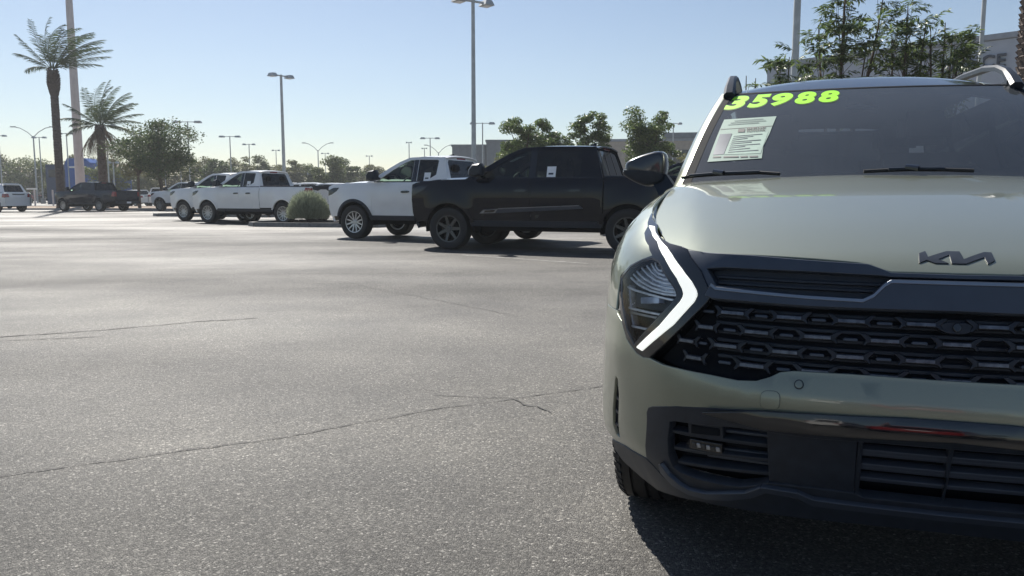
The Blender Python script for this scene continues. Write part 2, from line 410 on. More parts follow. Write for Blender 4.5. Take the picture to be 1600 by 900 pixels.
# ------------------------------------------------------------------ ground
def flat(name, pts, z, m, kind='structure', parent=None):
    me = bpy.data.meshes.new(name); me.from_pydata([(x, y, z) for x, y in pts], [], [tuple(range(len(pts)))]); me.update()
    bm = bmesh.new(); bm.from_mesh(me); bmesh.ops.recalc_face_normals(bm, faces=bm.faces[:])
    for f in bm.faces:
        if f.normal.z < 0: f.normal_flip()
    bm.to_mesh(me); bm.free()
    o = link(name, me, m, parent); 
    if parent is None: tag(o, kind=kind)
    return o
flat('asphalt_ground', [(-4000, -4000), (4000, -4000), (4000, 6000), (-4000, 6000)], 0, 'asphalt')
def strip(name, pts, w, z, m, jit=.0, taper=True):
    b = MB(); P = []
    for i in range(len(pts) - 1):
        a, c = Vector(pts[i]), Vector(pts[i + 1]); n = max(2, int((c - a).length / .045)) if jit else 1
        for k in range(n): P.append(a.lerp(c, k / n))
    P.append(Vector(pts[-1])); vs = []; off = 0
    for i, p in enumerate(P):
        d = (P[min(i + 1, len(P) - 1)] - P[max(i - 1, 0)]).normalized(); nn = Vector((-d.y, d.x))
        off = off * .8 + random.uniform(-jit, jit); q = p + nn * off
        ww = w * (random.uniform(.35, 1.25) if jit else 1)
        if taper and i in (0, len(P) - 1): ww *= .2
        vs += [(q.x + nn.x * ww, q.y + nn.y * ww, z), (q.x - nn.x * ww, q.y - nn.y * ww, z)]
    b.add(vs, [(2 * i, 2 * i + 1, 2 * i + 3, 2 * i + 2) for i in range(len(P) - 1)])
    return tag(b.build(name, m, None, False), kind='structure')
strip('asphalt_crack', [(-2.7, 2.46), (-1.94, 2.9), (-1.11, 3.33), (-.47, 3.79), (0, 4.07), (.46, 4.31), (.9, 4.52)], .0042, .004, 'crack', .008)
strip('asphalt_crack', [(-.42, 4.14), (-.2, 4.08), (0, 4.07)], .004, .0045, 'crack', .006)
strip('asphalt_crack', [(0, 4.07), (.06, 3.93), (.12, 3.90), (.20, 3.76)], .0055, .005, 'crack', .012)
strip('asphalt_crack', [(-2.0, 9.6), (-1.0, 8.3), (-.2, 7.3), (.1, 6.9)], .004, .004, 'crack', .02)
strip('asphalt_crack', [(-5.6, 5.0), (-3.84, 5.88), (-3.2, 6.2), (-2.64, 6.61), (-2.2, 6.8)], .011, .004, 'crack', .010)
strip('asphalt_crack', [(-5.4, 4.7), (-3.74, 5.72), (-3.06, 5.88)], .008, .0045, 'crack', .010)
for a, b_ in (((-6.5, 24.6), (-5.2, 24.3)), ((-.9, 14.2), (1.2, 12.4)), ((-14.5, 37), (-11, 35.5)), ((1.4, 10.9), (3.6, 9.3))):
    strip('worn_parking_line', [a, b_], .05, .003, 'worn_line', .003, False)

# ------------------------------------------------------------------ the sage SUV in front
YAW = .292
suv = thing('sage_suv', 'sage green SUV facing the camera with a lime price on its windscreen', 'SUV',
            (1.055, 1.83, 0), 0)
# own axes: x backwards from the nose, y to its right side (left in the picture), z up
K = .921                                     # overall size; its wheels reach .092 below the body's zero level
suv.location = (.9717, 1.6854, .0844); suv.rotation_euler = (0, 0, R(90) - YAW); suv.scale = (K, K, K)
plan = [(0, 0), (.006, .2), (.03, .4), (.09, .58), (.165, .70), (.27, .80), (.39, .885), (.56, .945), (.80, .972), (1.3, .975), (2.2, .97), (3.6, .96), (4.2, .93), (4.5, .82), (4.62, .6), (4.66, .3), (4.66, 0)]
arc = [0.]
for a, b_ in zip(plan, plan[1:]): arc.append(arc[-1] + math.hypot(b_[0] - a[0], b_[1] - a[1]))
PX = pchip(arc, [p[0] for p in plan]); PY = pchip(arc, [p[1] for p in plan])
def s_of(xb):
    for i in range(len(plan) - 1):
        if plan[i][0] <= xb <= plan[i + 1][0]: return arc[i] + (arc[i + 1] - arc[i]) * (xb - plan[i][0]) / max(1e-6, plan[i + 1][0] - plan[i][0])
VV = [.15, .20, .30, .42, .52, .58, .64, .72, .80, .88, .94, 1.0]
QC = pchip([.15, .20, .30, .42, .50, .525, .575, .60, .64, .72, .80, .88, .94, 1.0], [.17, .14, .08, .035, .004, 0, .010, .022, .030, .045, .065, .085, .11, .16])
QK = pchip(VV, [.12, .09, .045, .022, .006, 0, .004, .015, .03, .06, .12, .22])
QD = pchip(VV, [.0, -.012, -.030, -.022, -.008, 0, 0, .003, .015, .05, .10, .20])
def body(s, v):
    sg = 1 if s >= 0 else -1; s = abs(s); e = .004
    if s > e: tx, ty = PX(s + e) - PX(s - e), PY(s + e) - PY(s - e)
    else: tx, ty = 0, 1
    l = math.hypot(tx, ty); tx /= l; ty /= l
    w1 = sstep(.45, .95, s); w2 = sstep(.95, 1.5, s)
    q = (QC(v) if w1 < 1 else 0) * (1 - w1) + w1 * (QK(v) * (1 - w2) + QD(v) * w2)
    z = v + .10 * sstep(.9, 2., s) * sstep(.66, 1., v)
    return (PX(s) + q * ty, sg * (PY(s) - q * tx), z)
SB = Surf(body, -1)
ZC = pchip([.08, .12, .17, .25, .4, .6, .9, 1.2, 1.4], [.835, .868, .897, .927, .972, 1.02, 1.082, 1.131, 1.147])
def hood(x, y):
    a = abs(y); z = ZC(x) - .03 * (a / .7) ** 2; d = a - (.62 + .10 * sstep(.1, 1.3, x))
    return (x, y, z - .15 * (math.sqrt(d * d + .0006) + d) / 2)
SH = Surf(hood, 1)
def wind(r, t):
    y = r * (.765 * (1 - t) + .615 * t)
    x = (1.20 + .21 * r * r) * (1 - t) + (1.885 + .125 * r * r) * t
    z = (1.10 + .012 * r * r) * (1 - t) + (1.537 + .004 * r * r) * t + .03 * math.sin(math.pi * max(0, min(1, t)))
    return (x, y, z)
SW = Surf(wind, -1)
RZ = pchip([1.85, 2.0, 2.12, 2.3, 2.6, 3.2, 3.9, 4.3], [1.525, 1.572, 1.607, 1.635, 1.652, 1.65, 1.60, 1.53])
def roof(x, y): return (x + .10 * (y / .6) ** 2, y, RZ(x) - .045 * (abs(y) / .6) ** 2.4)
SR = Surf(roof, 1)
def green(x, t): return (x, .775 - .150 * t - .015 * math.sin(math.pi * t), 1.085 + .44 * t)
SG = Surf(green, -1)
def pillar(a, t):
    p = wind(1, t); return (p[0] + .085 * a + .02 * a * a, p[1] + .045 * math.sin(a * 1.3), p[2] + .012 * math.sin(a * 2.4) - .02 * a * a)
SP = Surf(pillar, -1)
def mir(poly): return list(poly) + [(-a, b) for a, b in reversed(poly) if abs(a) > .004]

# bonnet
hf = [(.262, .668), (.224, .598), (.202, .487), (.172, .325), (.152, .215), (.142, .185), (.126, .16), (.119, .143), (.117, .0)]
hs = [(1.215, 0), (1.225, .3), (1.27, .52), (1.36, .70), (1.42, .775), (1.36, .803), (1.2, .815), (.905, .815), (.65, .804), (.48, .768), (.314, .718)]
half = hf[::-1] + hs[::-1][0:0]
poly = [(x, y) for x, y in hf] + [(x, -y) for x, y in hf[::-1][1:]] + [(x, -y) for x, y in hs[::-1]] + [(x, y) for x, y in hs[1:]]
bonnet = panel('bonnet', poly, SH, 'sage_paint', suv, .035, .022)
E0 = [(.189, .078), (.2, .061), (.168, .063)]
# emblem: the five strokes of the badge, standing on the bonnet
em = [(.004 + .172 + (x - .172) * .9, y * .93 - .004) for x, y in [(.189, .078), (.203, .061), (.168, .060), (.204, .008), (.204, -.024), (.160, -.026), (.204, -.084), (.203, -.101), (.158, -.099), (.141, -.080), (.174, -.079), (.140, -.028), (.140, .006), (.183, .004), (.158, .036), (.140, .014), (.140, .046), (.154, .064), (.140, .085)]]
panel('emblem', em, SH, 'trim_black', bonnet, .03, .0025, .0025)
# front wings, bumper
a_c = s_of(1.03)
arch = [(a_c + .425 * math.cos(t), .39 + .425 * math.sin(t)) for t in [math.pi * (1.15 - 1.21 * k / 30) for k in range(31)]]
hl_left = [(1.045, .70), (1.062, .806), (.999, .839), (.935, .863), (.889, .878), (.946, .905), (1.069, .931), (1.109, .948), (1.274, .969)]
SD0 = s_of(1.44)
def archpart(sel): return [p for p in arch if sel(p)]
housing = [(1.274, .969), (1.06, .958), (.93, .930), (.85, .915), (.777, .909), (.749, .904), (.67, .849), (.632, .800), (.622, .784), (.634, .764), (.694, .698), (.748, .644), (.812, .590), (.840, .586), (.874, .593), (.933, .624), (.979, .674), (1.028, .742), (1.058, .800), (.999, .839), (.935, .863), (.889, .878), (.946, .905), (1.069, .931), (1.109, .948)]
drl = [(1.106, .951), (1.058, .953), (.95, .933), (.85, .908), (.80, .888), (.734, .852), (.685, .818), (.664, .797), (.657, .783), (.664, .764), (.718, .70), (.839, .604), (.87, .609), (.781, .683), (.715, .758), (.708, .772), (.707, .782), (.716, .797), (.745, .825), (.822, .876), (.91, .917), (1.007, .938)]
drl = [(a + ((min(drl[12:], key=lambda q: math.hypot(q[0] - a, (q[1] - b_) * 1.2))[0] - a) * .16), b_ + ((min(drl[12:], key=lambda q: math.hypot(q[0] - a, (q[1] - b_) * 1.2))[1] - b_) * .16)) for a, b_ in drl[:12]] + drl[12:]
lens = [(.884, .872), (.847, .865), (.742, .794), (.731, .778), (.737, .764), (.891, .610), (.938, .649), (.99, .715), (1.045, .797), (.99, .838), (.933, .861)]
gb = [(.812, .586), (.75, .577), (.669, .576), (.593, .575), (.512, .571), (.464, .576), (.431, .589), (.405, .603), (.373, .609), (.236, .613), (.08, .612), (0, .612)]
bb = [(0, .522), (.115, .521), (.321, .512), (.441, .505), (.604, .485), (.703, .468), (.815, .440), (.834, .432), (.840, .417), (.861, .354), (.908, .252), (.99, .249), (1.074, .247), (1.17, .232)]
slot = [(1.012, .482), (1.028, .490), (1.043, .474), (1.075, .42), (1.105, .365), (1.128, .30), (1.122, .268), (1.105, .262), (1.088, .268), (1.06, .34), (1.02, .43)]
for sg in (1, -1):
    S = SB.side(sg)
    up = archpart(lambda p: p[1] > .70)
    fen = hl_left + [(1.40, .974), (1.62, .980), (SD0 - .06, .998), (SD0, .99), (SD0, .42)]
    # arch points, from the rear foot over the top to the seam with the bumper
    back = [p for p in reversed(arch) if p[0] > a_c or p[1] > .70]
    fen = fen + [(SD0, .33)] + back + [(back[-1][0] - .02, .70)]
    panel('front_wing', fen, S, 'sage_paint', suv, .05, .01)
    ga = [(.224, .60), (.262, .668), (.314, .718), (.48, .768), (.65, .804), (.905, .815), (1.36, .803), (1.42, .775)]
    gc = [(.68, .90), (.77, .907), (.86, .915), (1.06, .957), (1.274, .968), (1.55, .976), (SD0 - .06, .998), (SD0, .99)]
    vs = []
    for (hx, hy), (s_, v_) in zip(ga, gc):
        p = SH.at(hx, hy - .006) - SH.nrm(hx, hy) * .004; q = SB.at(s_, v_) - SB.nrm(s_, v_) * .003
        for t in (0, .5, 1): w = p.lerp(q, t); vs.append((w.x, sg * w.y, w.z - .006 * math.sin(math.pi * t)))
    MB().add(vs, [(3 * k + a, 3 * k + a + 1, 3 * k + a + 4, 3 * k + a + 3) for k in range(len(ga) - 1) for a in (0, 1)]).build('bonnet_gutter', 'sage_paint', suv)
    a2 = [p for p in arch if p[0] < a_c and p[1] < .695 and p[1] > .20]
    bum = gb[::-1][0:0]
    half_b = [(1.04, .695), (1.028, .742 - .055), (.979, .668), (.933, .618), (.874, .588), (.840, .582)] + gb + bb + a2
    half_b = [(a2[-1][0], .695)] + half_b
    bp = panel('front_bumper', half_b, S, 'sage_paint', suv, .04, .014, holes=[slot])
    panel('air_slot', slot, S, 'matte_black', bp, .06, .004, -.010)
    for k in range(4):
        t = .30 + .05 * k; c0 = 1.128 - (t - .28) * .55
        panel('slot_fin', [(c0 - .035, t), (c0 + .01, t), (c0 + .01, t + .008), (c0 - .035, t + .008)], S, 'trim_black', bp, .1, .006, -.006)
    # lower corner cladding and lip
    clad = [(.905, .249), (.99, .246), (1.074, .244), (1.20, .228), (1.235, .20), (1.17, .165), (1.05, .14), (.948, .128), (.84, .146), (.724, .161), (.553, .169), (.417, .176), (.2, .188), (0, .192), (0, .24), (.20, .236), (.316, .232), (.40, .252), (.46, .25), (.52, .215), (.60, .196), (.724, .186), (.80, .192), (.85, .207), (.88, .235)]
    panel('lower_lip', clad, S, 'trim_black', suv, .05, .02, .004)
    # C-shaped black surround of the lower opening
    fas = [(.850, .392), (.846, .415), (.834, .431), (.812, .440), (.703, .466), (.604, .482), (.441, .502), (.321, .509), (.115, .518), (0, .519), (0, .450), (.115, .450), (.319, .443), (.509, .443), (.72, .420), (.742, .414), (.763, .357), (.776, .30), (.772, .262), (.745, .250), (.684, .243), (.60, .243), (.533, .248), (.47, .268), (.438, .282), (.38, .286), (.317, .288), (.21, .289), (.19, .278), (0, .278), (0, .244), (.2, .240), (.316, .236), (.40, .256), (.46, .254), (.52, .219), (.60, .200), (.724, .190), (.80, .196), (.85, .211), (.88, .239), (.904, .253), (.862, .354)]
    panel('lower_surround', fas, S, 'trim_black', suv, .05, .03, .002)
    skid = [(.822, .262), (.812, .268), (.795, .238), (.76, .215), (.724, .205), (.66, .208), (.569, .229), (.515, .243), (.461, .275), (.44, .277), (.355, .277), (.316, .262), (.19, .262), (0, .262), (0, .246), (.19, .246), (.316, .243), (.355, .262), (.45, .262), (.505, .230), (.578, .204), (.66, .190), (.734, .188), (.80, .204), (.83, .235)]
    panel('skid_bar', skid, S, 'slate_trim', suv, .05, .018, .016)
    gl = [(.60, .480), (.52, .492), (.441, .504), (.321, .511), (.115, .520), (0, .521), (0, .481), (.111, .477), (.32, .470), (.442, .468), (.50, .474)]
    SGL = Surf(lambda u, v, S=S: tuple(S.at(u, v) + S.nrm(u, v) * (.020 * (.522 - v) / .045)), S.o)
    panel('gloss_strip', gl, SGL, 'gloss_black', suv, .05, .016, .006)
    # lower grille inserts
    ins = [(.742, .412), (.72, .418), (.509, .440), (.426, .443), (.428, .288), (.47, .268), (.533, .250), (.684, .245), (.77, .262), (.774, .30), (.76, .357)]
    li = panel('lower_grille', ins, S, 'matte_black', suv, .06, .01, -.045)
    for v0, v1 in ((.372, .388), (.318, .344), (.270, .299)):
        panel('grille_slat', [(.755, v0), (.43, v1), (.43, v1 + .007), (.755, v0 + .007)], S, 'trim_black', li, .06, .03, -.012)
    for k in range(5):
        v = .400 - k * .029
        panel('grille_slat', [(.64, v - .004), (.43, v + .006), (.43, v + .010), (.64, v)], S, 'slate_trim', li, .08, .012, -.030)
    panel('divider_post', [(.436, .288), (.426, .288), (.424, .443), (.434, .443)], S, 'trim_black', li, .06, .04, -.004)
    fb = panel('lamp_frame', [(.679, .417), (.567, .424), (.570, .391), (.684, .382)], S, 'trim_black', li, .08, .02, -.012)
    panel('lamp_frame_inset', [(.668, .411), (.577, .417), (.579, .398), (.672, .389)], S, 'matte_black', li, .08, .01, -.009)
    fg = panel('fog_lamp', [(.684, .364), (.575, .368), (.579, .341), (.689, .337)], S, 'gloss_black', suv, .08, .02, -.012)
    for k in range(6):
        c = .670 - k * .0165
        panel('fog_lamp_cell', [(c + .0055, .347), (c - .0055, .3475), (c - .0055, .358), (c + .0055, .3575)], S, 'lamp_inside' if k % 2 else 'dark_chrome', fg, .1, .004, -.009)
    panel('fog_lamp_cover', [(.684, .365), (.575, .369), (.579, .341), (.689, .337)], S, 'clear_lens', fg, .1, .002, .0)
    # headlamp
    hp = panel('headlamp', housing, S, 'gloss_black', suv, .04, .03, .001, holes=[lens])
    panel('daylight_strip', drl, S, 'daylight', hp, .03, .012, .005)
    panel('lamp_bowl', lens, S, 'matte_black', hp, .05, .004, -.055)
    up_l = [(.884, .868), (.847, .860), (.742, .790), (.735, .777), (.822, .772), (.939, .780), (1.035, .797), (.99, .834), (.933, .857)]
    panel('upper_reflector', up_l, S, 'lamp_inside', hp, .05, .006, -.035)
    for k, (pa, pb) in enumerate((((1.01, .806), (.738, .778)), ((.995, .818), (.742, .785)), ((.975, .829), (.752, .796)), ((.95, .842), (.766, .808)), ((.925, .852), (.785, .820)), ((.905, .860), (.805, .833)), ((.89, .866), (.83, .847)))):
        mids = [(pa[0] + (pb[0] - pa[0]) * t, pa[1] + (pb[1] - pa[1]) * t - .012 * math.sin(math.pi * t)) for t in (0, .25, .5, .75, 1)]
        panel('light_pipe', mids + [(u, v - .0026) for u, v in reversed(mids)], S, 'lamp_pipe', hp, .08, .006, -.016)
    for k, (pa, pb) in enumerate((((1.035, .772), (.745, .760)), ((1.00, .712), (.79, .714)), ((.985, .700), (.80, .703)), ((.95, .660), (.845, .664)))):
        panel('lamp_rib', [pa, pb, (pb[0], pb[1] + .0024), (pa[0], pa[1] + .0024)], S, 'lamp_pipe' if k != 2 else 'alloy', hp, .08, .008, -.018)
    panel('projector', [(.918, .752), (.831, .763), (.826, .748), (.914, .737)], S, 'projector_glass', hp, .05, .02, -.02)
    panel('projector_hood', [(.99, .760), (.80, .770), (.80, .728), (.98, .722)], S, 'trim_black', hp, .05, .02, -.040)
    panel('side_reflector', [(1.043, .780), (1.020, .780), (.945, .665), (.965, .668), (.99, .712)], S, 'lamp_inside', hp, .05, .02, -.022)
    panel('lens_cover', lens, S, 'clear_lens', hp, .05, .002, -.001)
    panel('lens_rim', lens, S, 'trim_black', hp, .05, .01, -.0005, holes=[[(.881 + (u - .881) * .965, .755 + (v - .755) * .965) for u, v in lens]])
    # rear half of the side
    panel('sill', [(SD0 - .28, .34), (SD0, .34), (s_of(3.1), .34), (s_of(3.1), .22), (SD0 - .28, .22)], S, 'trim_black', suv, .15, .02, .004)
    d1, d2 = s_of(2.48), s_of(3.38)
    for nm, a, b_ in (('front_door', SD0 + .006, d1), ('rear_door', d1 + .008, d2)):
        dr = panel(nm, [(a, .345), (b_, .345) if nm == 'front_door' else (b_ - .42, .345), (b_, .52) if nm != 'front_door' else (b_, .5), (b_, .995), (a, .99)], S, 'sage_paint', suv, .1, .012)
        panel('door_handle', [(b_ - .26, .80), (b_ - .05, .80), (b_ - .05, .835), (b_ - .26, .835)], S, 'dark_chrome', dr, .08, .03, .028)
    r_c = s_of(3.50)
    rq = [(d2 + .008, .995), (s_of(4.45), 1.0), (s_of(4.45), .42)] + [(r_c + .455 * math.cos(t), .385 + .455 * math.sin(t)) for t in [math.pi * (k / 24) for k in range(25)] if not (math.cos(t) < 0 and .385 + .455 * math.sin(t) < .5)] + [(d2 + .008, .64)]
    panel('rear_quarter', rq, S, 'sage_paint', suv, .1, .012)
    panel('rear_bumper', [(s_of(4.1), .41), (s_of(4.45), .41), (arc[-1], .41), (arc[-1], .24), (s_of(4.1), .24)], S, 'trim_black', suv, .1, .02, .004)
    panel('tailgate_half', [(s_of(4.45) + .004, .42), (s_of(4.45) + .004, 1.0), (arc[-1], 1.0), (arc[-1], .42)], S, 'sage_paint', suv, .1, .012)
    tl = panel('tail_lamp', [(s_of(4.2), .88), (arc[-1] - .1, .86), (arc[-1] - .1, .94), (s_of(4.2), .97)], S, 'tail_red', suv, .08, .02, .012)
    for cx, rr in ((a_c, .43), (r_c, .455)):
        t0 = 1.02 if cx == a_c else .0
        ring = [(cx + rr * 1.12 * math.cos(t), .385 + rr * 1.10 * math.sin(t)) for t in [math.pi * (.60 if cx == a_c else 1.0) * k / 20 for k in range(21)]] + [(cx + rr * .985 * math.cos(t), .385 + rr * .985 * math.sin(t)) for t in [math.pi * (.60 if cx == a_c else 1.0) * (1 - k / 20) for k in range(21)]]
        panel('arch_cladding', ring, S, 'trim_black', suv, .1, .02, .006)
    # greenhouse
    panel('window_frame', [(1.45, .0), (4.35, .04), (4.05, .95), (2.03, 1.0)], SG.side(sg), 'gloss_black', suv, .15, .01, 0, holes=[[(1.72, .08), (2.44, .08), (2.44, .90), (2.14, .90)], [(2.53, .08), (3.34, .08), (3.34, .90), (2.53, .90)], [(3.43, .12), (4.0, .25), (3.85, .85), (3.43, .88)]])
    for q in ([(1.72, .08), (2.44, .08), (2.44, .90), (2.14, .90)], [(2.53, .08), (3.34, .08), (3.34, .90), (2.53, .90)], [(3.43, .12), (4.0, .25), (3.85, .85), (3.43, .88)]):
        panel('side_window', q, SG.side(sg), 'privacy_glass', suv, .15, .004, -.008)
    panel('windscreen_pillar', [(.02, -.06), (1.0, -.06), (1.0, 1.0), (.02, 1.0)], SP.side(sg), 'sage_paint', suv, .2, .03, .004, cell2=.05)
    # roof edge in body colour, rail
    panel('roof_edge', [(1.935, .525), (3.95, .525), (4.2, .50), (4.2, .57), (3.9, .60), (1.935, .622)], SR.side(sg), 'sage_paint', suv, .08, .012, .003)
    rl = MB(); pts = [(1.96, .605, 1.528), (2.02, .603, 1.568), (2.10, .600, 1.612), (2.22, .598, 1.645), (2.42, .594, 1.672), (2.8, .588, 1.690), (3.3, .58, 1.69), (3.7, .57, 1.67), (3.92, .565, 1.63), (4.02, .56, 1.565)]
    sec = []
    for i, p in enumerate(pts):
        a = Vector(pts[max(0, i - 1)]); b_ = Vector(pts[min(len(pts) - 1, i + 1)]); d = (b_ - a).normalized(); nrm = Vector((-d.z, 0, d.x))
        w, h = (.020, .014) if 1 < i < 8 else (.026, .020)
        for ya, za in ((-1, -1), (1, -1), (1.05, .3), (.55, 1), (-.55, 1), (-1.05, .3)): sec.append(Vector((p[0], p[1] * sg, p[2])) + Vector((0, ya * w, 0)) + nrm * za * h)
    n = 6; rl.add(sec, [(i * n + k, i * n + (k + 1) % n, (i + 1) * n + (k + 1) % n, (i + 1) * n + k) for i in range(len(pts) - 1) for k in range(n)] + [tuple(range(n))[::-1], tuple(range((len(pts) - 1) * n, len(pts) * n))])
    rail = rl.build('roof_rail', 'trim_black', suv, True, 25)
    MB().box(1.98, 2.08, sg * .60 - .028, sg * .60 + .028, 1.525, 1.568, .010).build('rail_foot', 'trim_black', rail)
    # wing mirror
    # outline seen from the front (y, z), lofted backwards
    out = [(1.050, 1.168), (1.046, 1.204), (1.020, 1.222), (.965, 1.242), (.905, 1.257), (.874, 1.254), (.862, 1.230), (.858, 1.190), (.862, 1.150), (.872, 1.120)]
    low = [(.872, 1.120), (.905, 1.112), (.94, 1.110), (.985, 1.122), (1.020, 1.138), (1.046, 1.155), (1.050, 1.168)]
    def loft(outline, rings, cen):
        b = MB(); vs = []; n = len(outline)
        for x, k, dz in rings: vs += [(x, sg * (cen[0] + (y - cen[0]) * k), cen[1] + (z - cen[1]) * k + dz) for y, z in outline]
        m = len(rings)
        fs = [(i * n + j, i * n + (j + 1) % n, (i + 1) * n + (j + 1) % n, (i + 1) * n + j) for i in range(m - 1) for j in range(n)] + [tuple(range(n)), tuple(range((m - 1) * n, m * n))]
        return b.add(vs, fs)
    full = soften(out[:-1] + low[:-1], 1)
    cap = loft(full, [(1.578, .74, 0), (1.582, .84, 0), (1.594, .93, 0), (1.62, .98, 0), (1.66, 1.0, 0), (1.72, 1.01, 0), (1.745, .97, 0)], (.95, 1.185)).build('wing_mirror', 'mirror_paint', suv, True, 50)
    lowr = soften([(1.054, 1.176), (.862, 1.160), (.868, 1.118), (.905, 1.106), (.945, 1.096), (.985, 1.110), (1.020, 1.128), (1.053, 1.150)], 1)
    loft(lowr, [(1.576, .80, .005), (1.582, .93, .002), (1.60, 1.005, 0), (1.64, 1.02, 0), (1.71, 1.02, 0), (1.735, .95, 0)], (.95, 1.138)).build('mirror_base', 'trim_black', cap, True, 50)
    loft([(1.052, 1.162), (1.050, 1.174), (1.0, 1.170), (1.005, 1.158)], [(1.584, .95, 0), (1.62, 1.04, 0), (1.70, 1.04, 0)], (1.02, 1.168)).build('indicator', 'lamp_pipe', cap)
    panel('mirror_glass', soften([(1.03, 1.155), (1.02, 1.205), (.93, 1.24), (.885, 1.235), (.875, 1.145), (.94, 1.125)], 1), Surf(lambda y, z, sg=sg: (1.750, sg * y, z), sg), 'alloy', cap, .1, .003)
    stalk = MB().hexa([(1.60, sg * .925, 1.128), (1.72, sg * .925, 1.128), (1.72, sg * .858, 1.15), (1.60, sg * .858, 1.15)], [(1.56, sg * .86, 1.01), (1.80, sg * .86, 1.01), (1.80, sg * .78, 1.04), (1.56, sg * .78, 1.04)])
    stalk.build('mirror_stalk', 'trim_black', cap, False)
    for xw in (.965, 3.50): wheel(suv, xw, sg * (.782 if xw < 1 else .835), .425, .27, 'hero', sg).location.z = .333
    MB().liner(.425, sg * .62, sg * .90, 1.03, .39).build('arch_liner', 'matte_black', suv)
    MB().liner(.445, sg * .62, sg * .92, 3.50, .385).build('arch_liner', 'matte_black', suv)
# grille behind the nose
ftop = [(.764, .905), (.661, .899), (.525, .897), (.343, .889), (.206, .884), (.175, .874), (.151, .864), (.013, .863), (0, .863)]
slt = [(.655, .858), (.640, .842), (.612, .812), (.353, .800), (.215, .799), (.190, .812), (.166, .838), (.151, .848), (0, .849), (0, .857), (.151, .857), (.175, .860), (.356, .864), (.594, .864)]
mb_ = [(.642, .782), (.61, .777), (.335, .774), (.209, .775), (.109, .776), (0, .778)]
panel('upper_trim', mir(ftop[::-1][1:][::-1] + [(0, .863)] if 0 else [p for p in reversed([(.764, .903)] + ftop[1:-1])] + [(.700, .860), (.655, .815), (.632, .795)] + mb_[1:-1])
      if 0 else [(u, v) for u, v in ftop] + [(-u, v) for u, v in ftop[::-1][1:]] + [(-.67, .840), (-.632, .790)] + [(-u, v) for u, v in mb_] + [(u, v) for u, v in mb_[::-1][1:]] + [(.632, .790), (.67, .840)],
      SB, 'slate_trim', suv, .05, .03, -.004, holes=[[(u, v) for u, v in slt[:9]] + [(-u, v) for u, v in slt[:8][::-1]] + [(-u, v) for u, v in slt[10:][::1]][::-1][0:0] + [(-u, v) for u, v in slt[10:][::-1]] + [(u, v) for u, v in slt[10:]]])
panel('upper_slot', [(.67, .870), (-.67, .870), (-.64, .79), (.64, .79)], SB, 'trim_black', suv, .06, .01, -.035)
for v in (.838, .822):
    panel('slot_rib', [(.62, v), (.20, v - .002), (-.20, v - .002), (-.62, v), (-.62, v + .004), (-.20, v + .002), (.20, v + .002), (.62, v + .004)], SB, 'trim_black', suv, .06, .012, -.024)
mt = [(.622, .816), (.606, .807), (.353, .799), (.215, .797), (.190, .810), (.166, .836), (.151, .846), (0, .846)]
ml = [(.636, .784), (.61, .779), (.335, .776), (.209, .777), (0, .779)]
panel('grille_bar', mt + [(-u, v) for u, v in mt[::-1][1:]] + [(-u, v) for u, v in ml] + [(u, v) for u, v in ml[::-1][1:]], SB, 'slate_trim', suv, .05, .03, .006)
mt2 = [(u, v - .0065) for u, v in mt]
panel('chrome_line', mt + [(-u, v) for u, v in mt[::-1][1:]] + [(-u, v) for u, v in mt2] + [(u, v) for u, v in mt2[::-1][1:]], SB, 'satin_chrome', suv, .05, .004, .0095)
gr = [(.640, .776), (.634, .764), (.694, .698), (.748, .644), (.812, .588)] + gb[1:]
go = gr + [(-u, v) for u, v in gr[::-1][1:]]
grille = panel('grille', go, SB, 'matte_black', suv, .05, .01, -.05)
for v in (.755, .735, .715, .69, .668, .645, .625):
    h = .62 - (.76 - v) * .2
    panel('grille_shutter', [(h, v), (-h, v), (-h, v + .006), (h, v + .006)], SB, 'trim_black', grille, .08, .012, -.042)
bone = [(-.034, -.0050), (.034, -.0050), (.039, -.0060), (.046, -.0125), (.048, -.0115), (.042, -.002), (.043, .002), (.057, .0150), (.047, .0150), (.032, .0050), (-.032, .0050), (-.047, .0150), (-.057, .0150), (-.043, .002), (-.042, -.002), (-.048, -.0115), (-.046, -.0125), (-.039, -.0060)]
for v, ss_ in ((.745, (.08, .24, .395, .553)), (.700, (0, .16, .32, .48, .628)), (.656, (.08, .24, .40, .563, .685)), (.613, (0, .16, .322, .485, .655))):
    for s0 in ss_:
        for sg in ((1, -1) if s0 else (1,)):
            w = .72 if s0 > .6 else 1.
            panel('grille_link', [(sg * s0 + a * w, v + b_) for a, b_ in bone], SB, 'grille_chrome', grille, .03, .009, -.014, cell2=.2)
            for a0, a1 in ((-.031, -.013), (-.0115, .010), (.0115, .031)):
                panel('link_joint', [(sg * s0 + a0 * w, v - .0038), (sg * s0 + a1 * w, v - .0038), (sg * s0 + a1 * w, v + .0032), (sg * s0 + a0 * w, v + .0032)], SB, 'grille_joint', grille, .06, .005, -.0085, cell2=.2)
            if s0 < .6: panel('link_rod', [(sg * s0 + sg * .064, v - .0032), (sg * s0 + sg * .096, v - .0032), (sg * s0 + sg * .096, v + .001), (sg * s0 + sg * .064, v + .001)], SB, 'slate_trim', grille, .1, .01, -.022, cell2=.2)
panel('camera_frame', soften([(-.03, .728), (.03, .728), (.035, .752), (-.035, .752)], 1), SB, 'trim_black', grille, .1, .02, -.016)
panel('camera_lens', circ(0, .741, .009, 14), SB, 'gloss_black', grille, .1, .01, -.008)
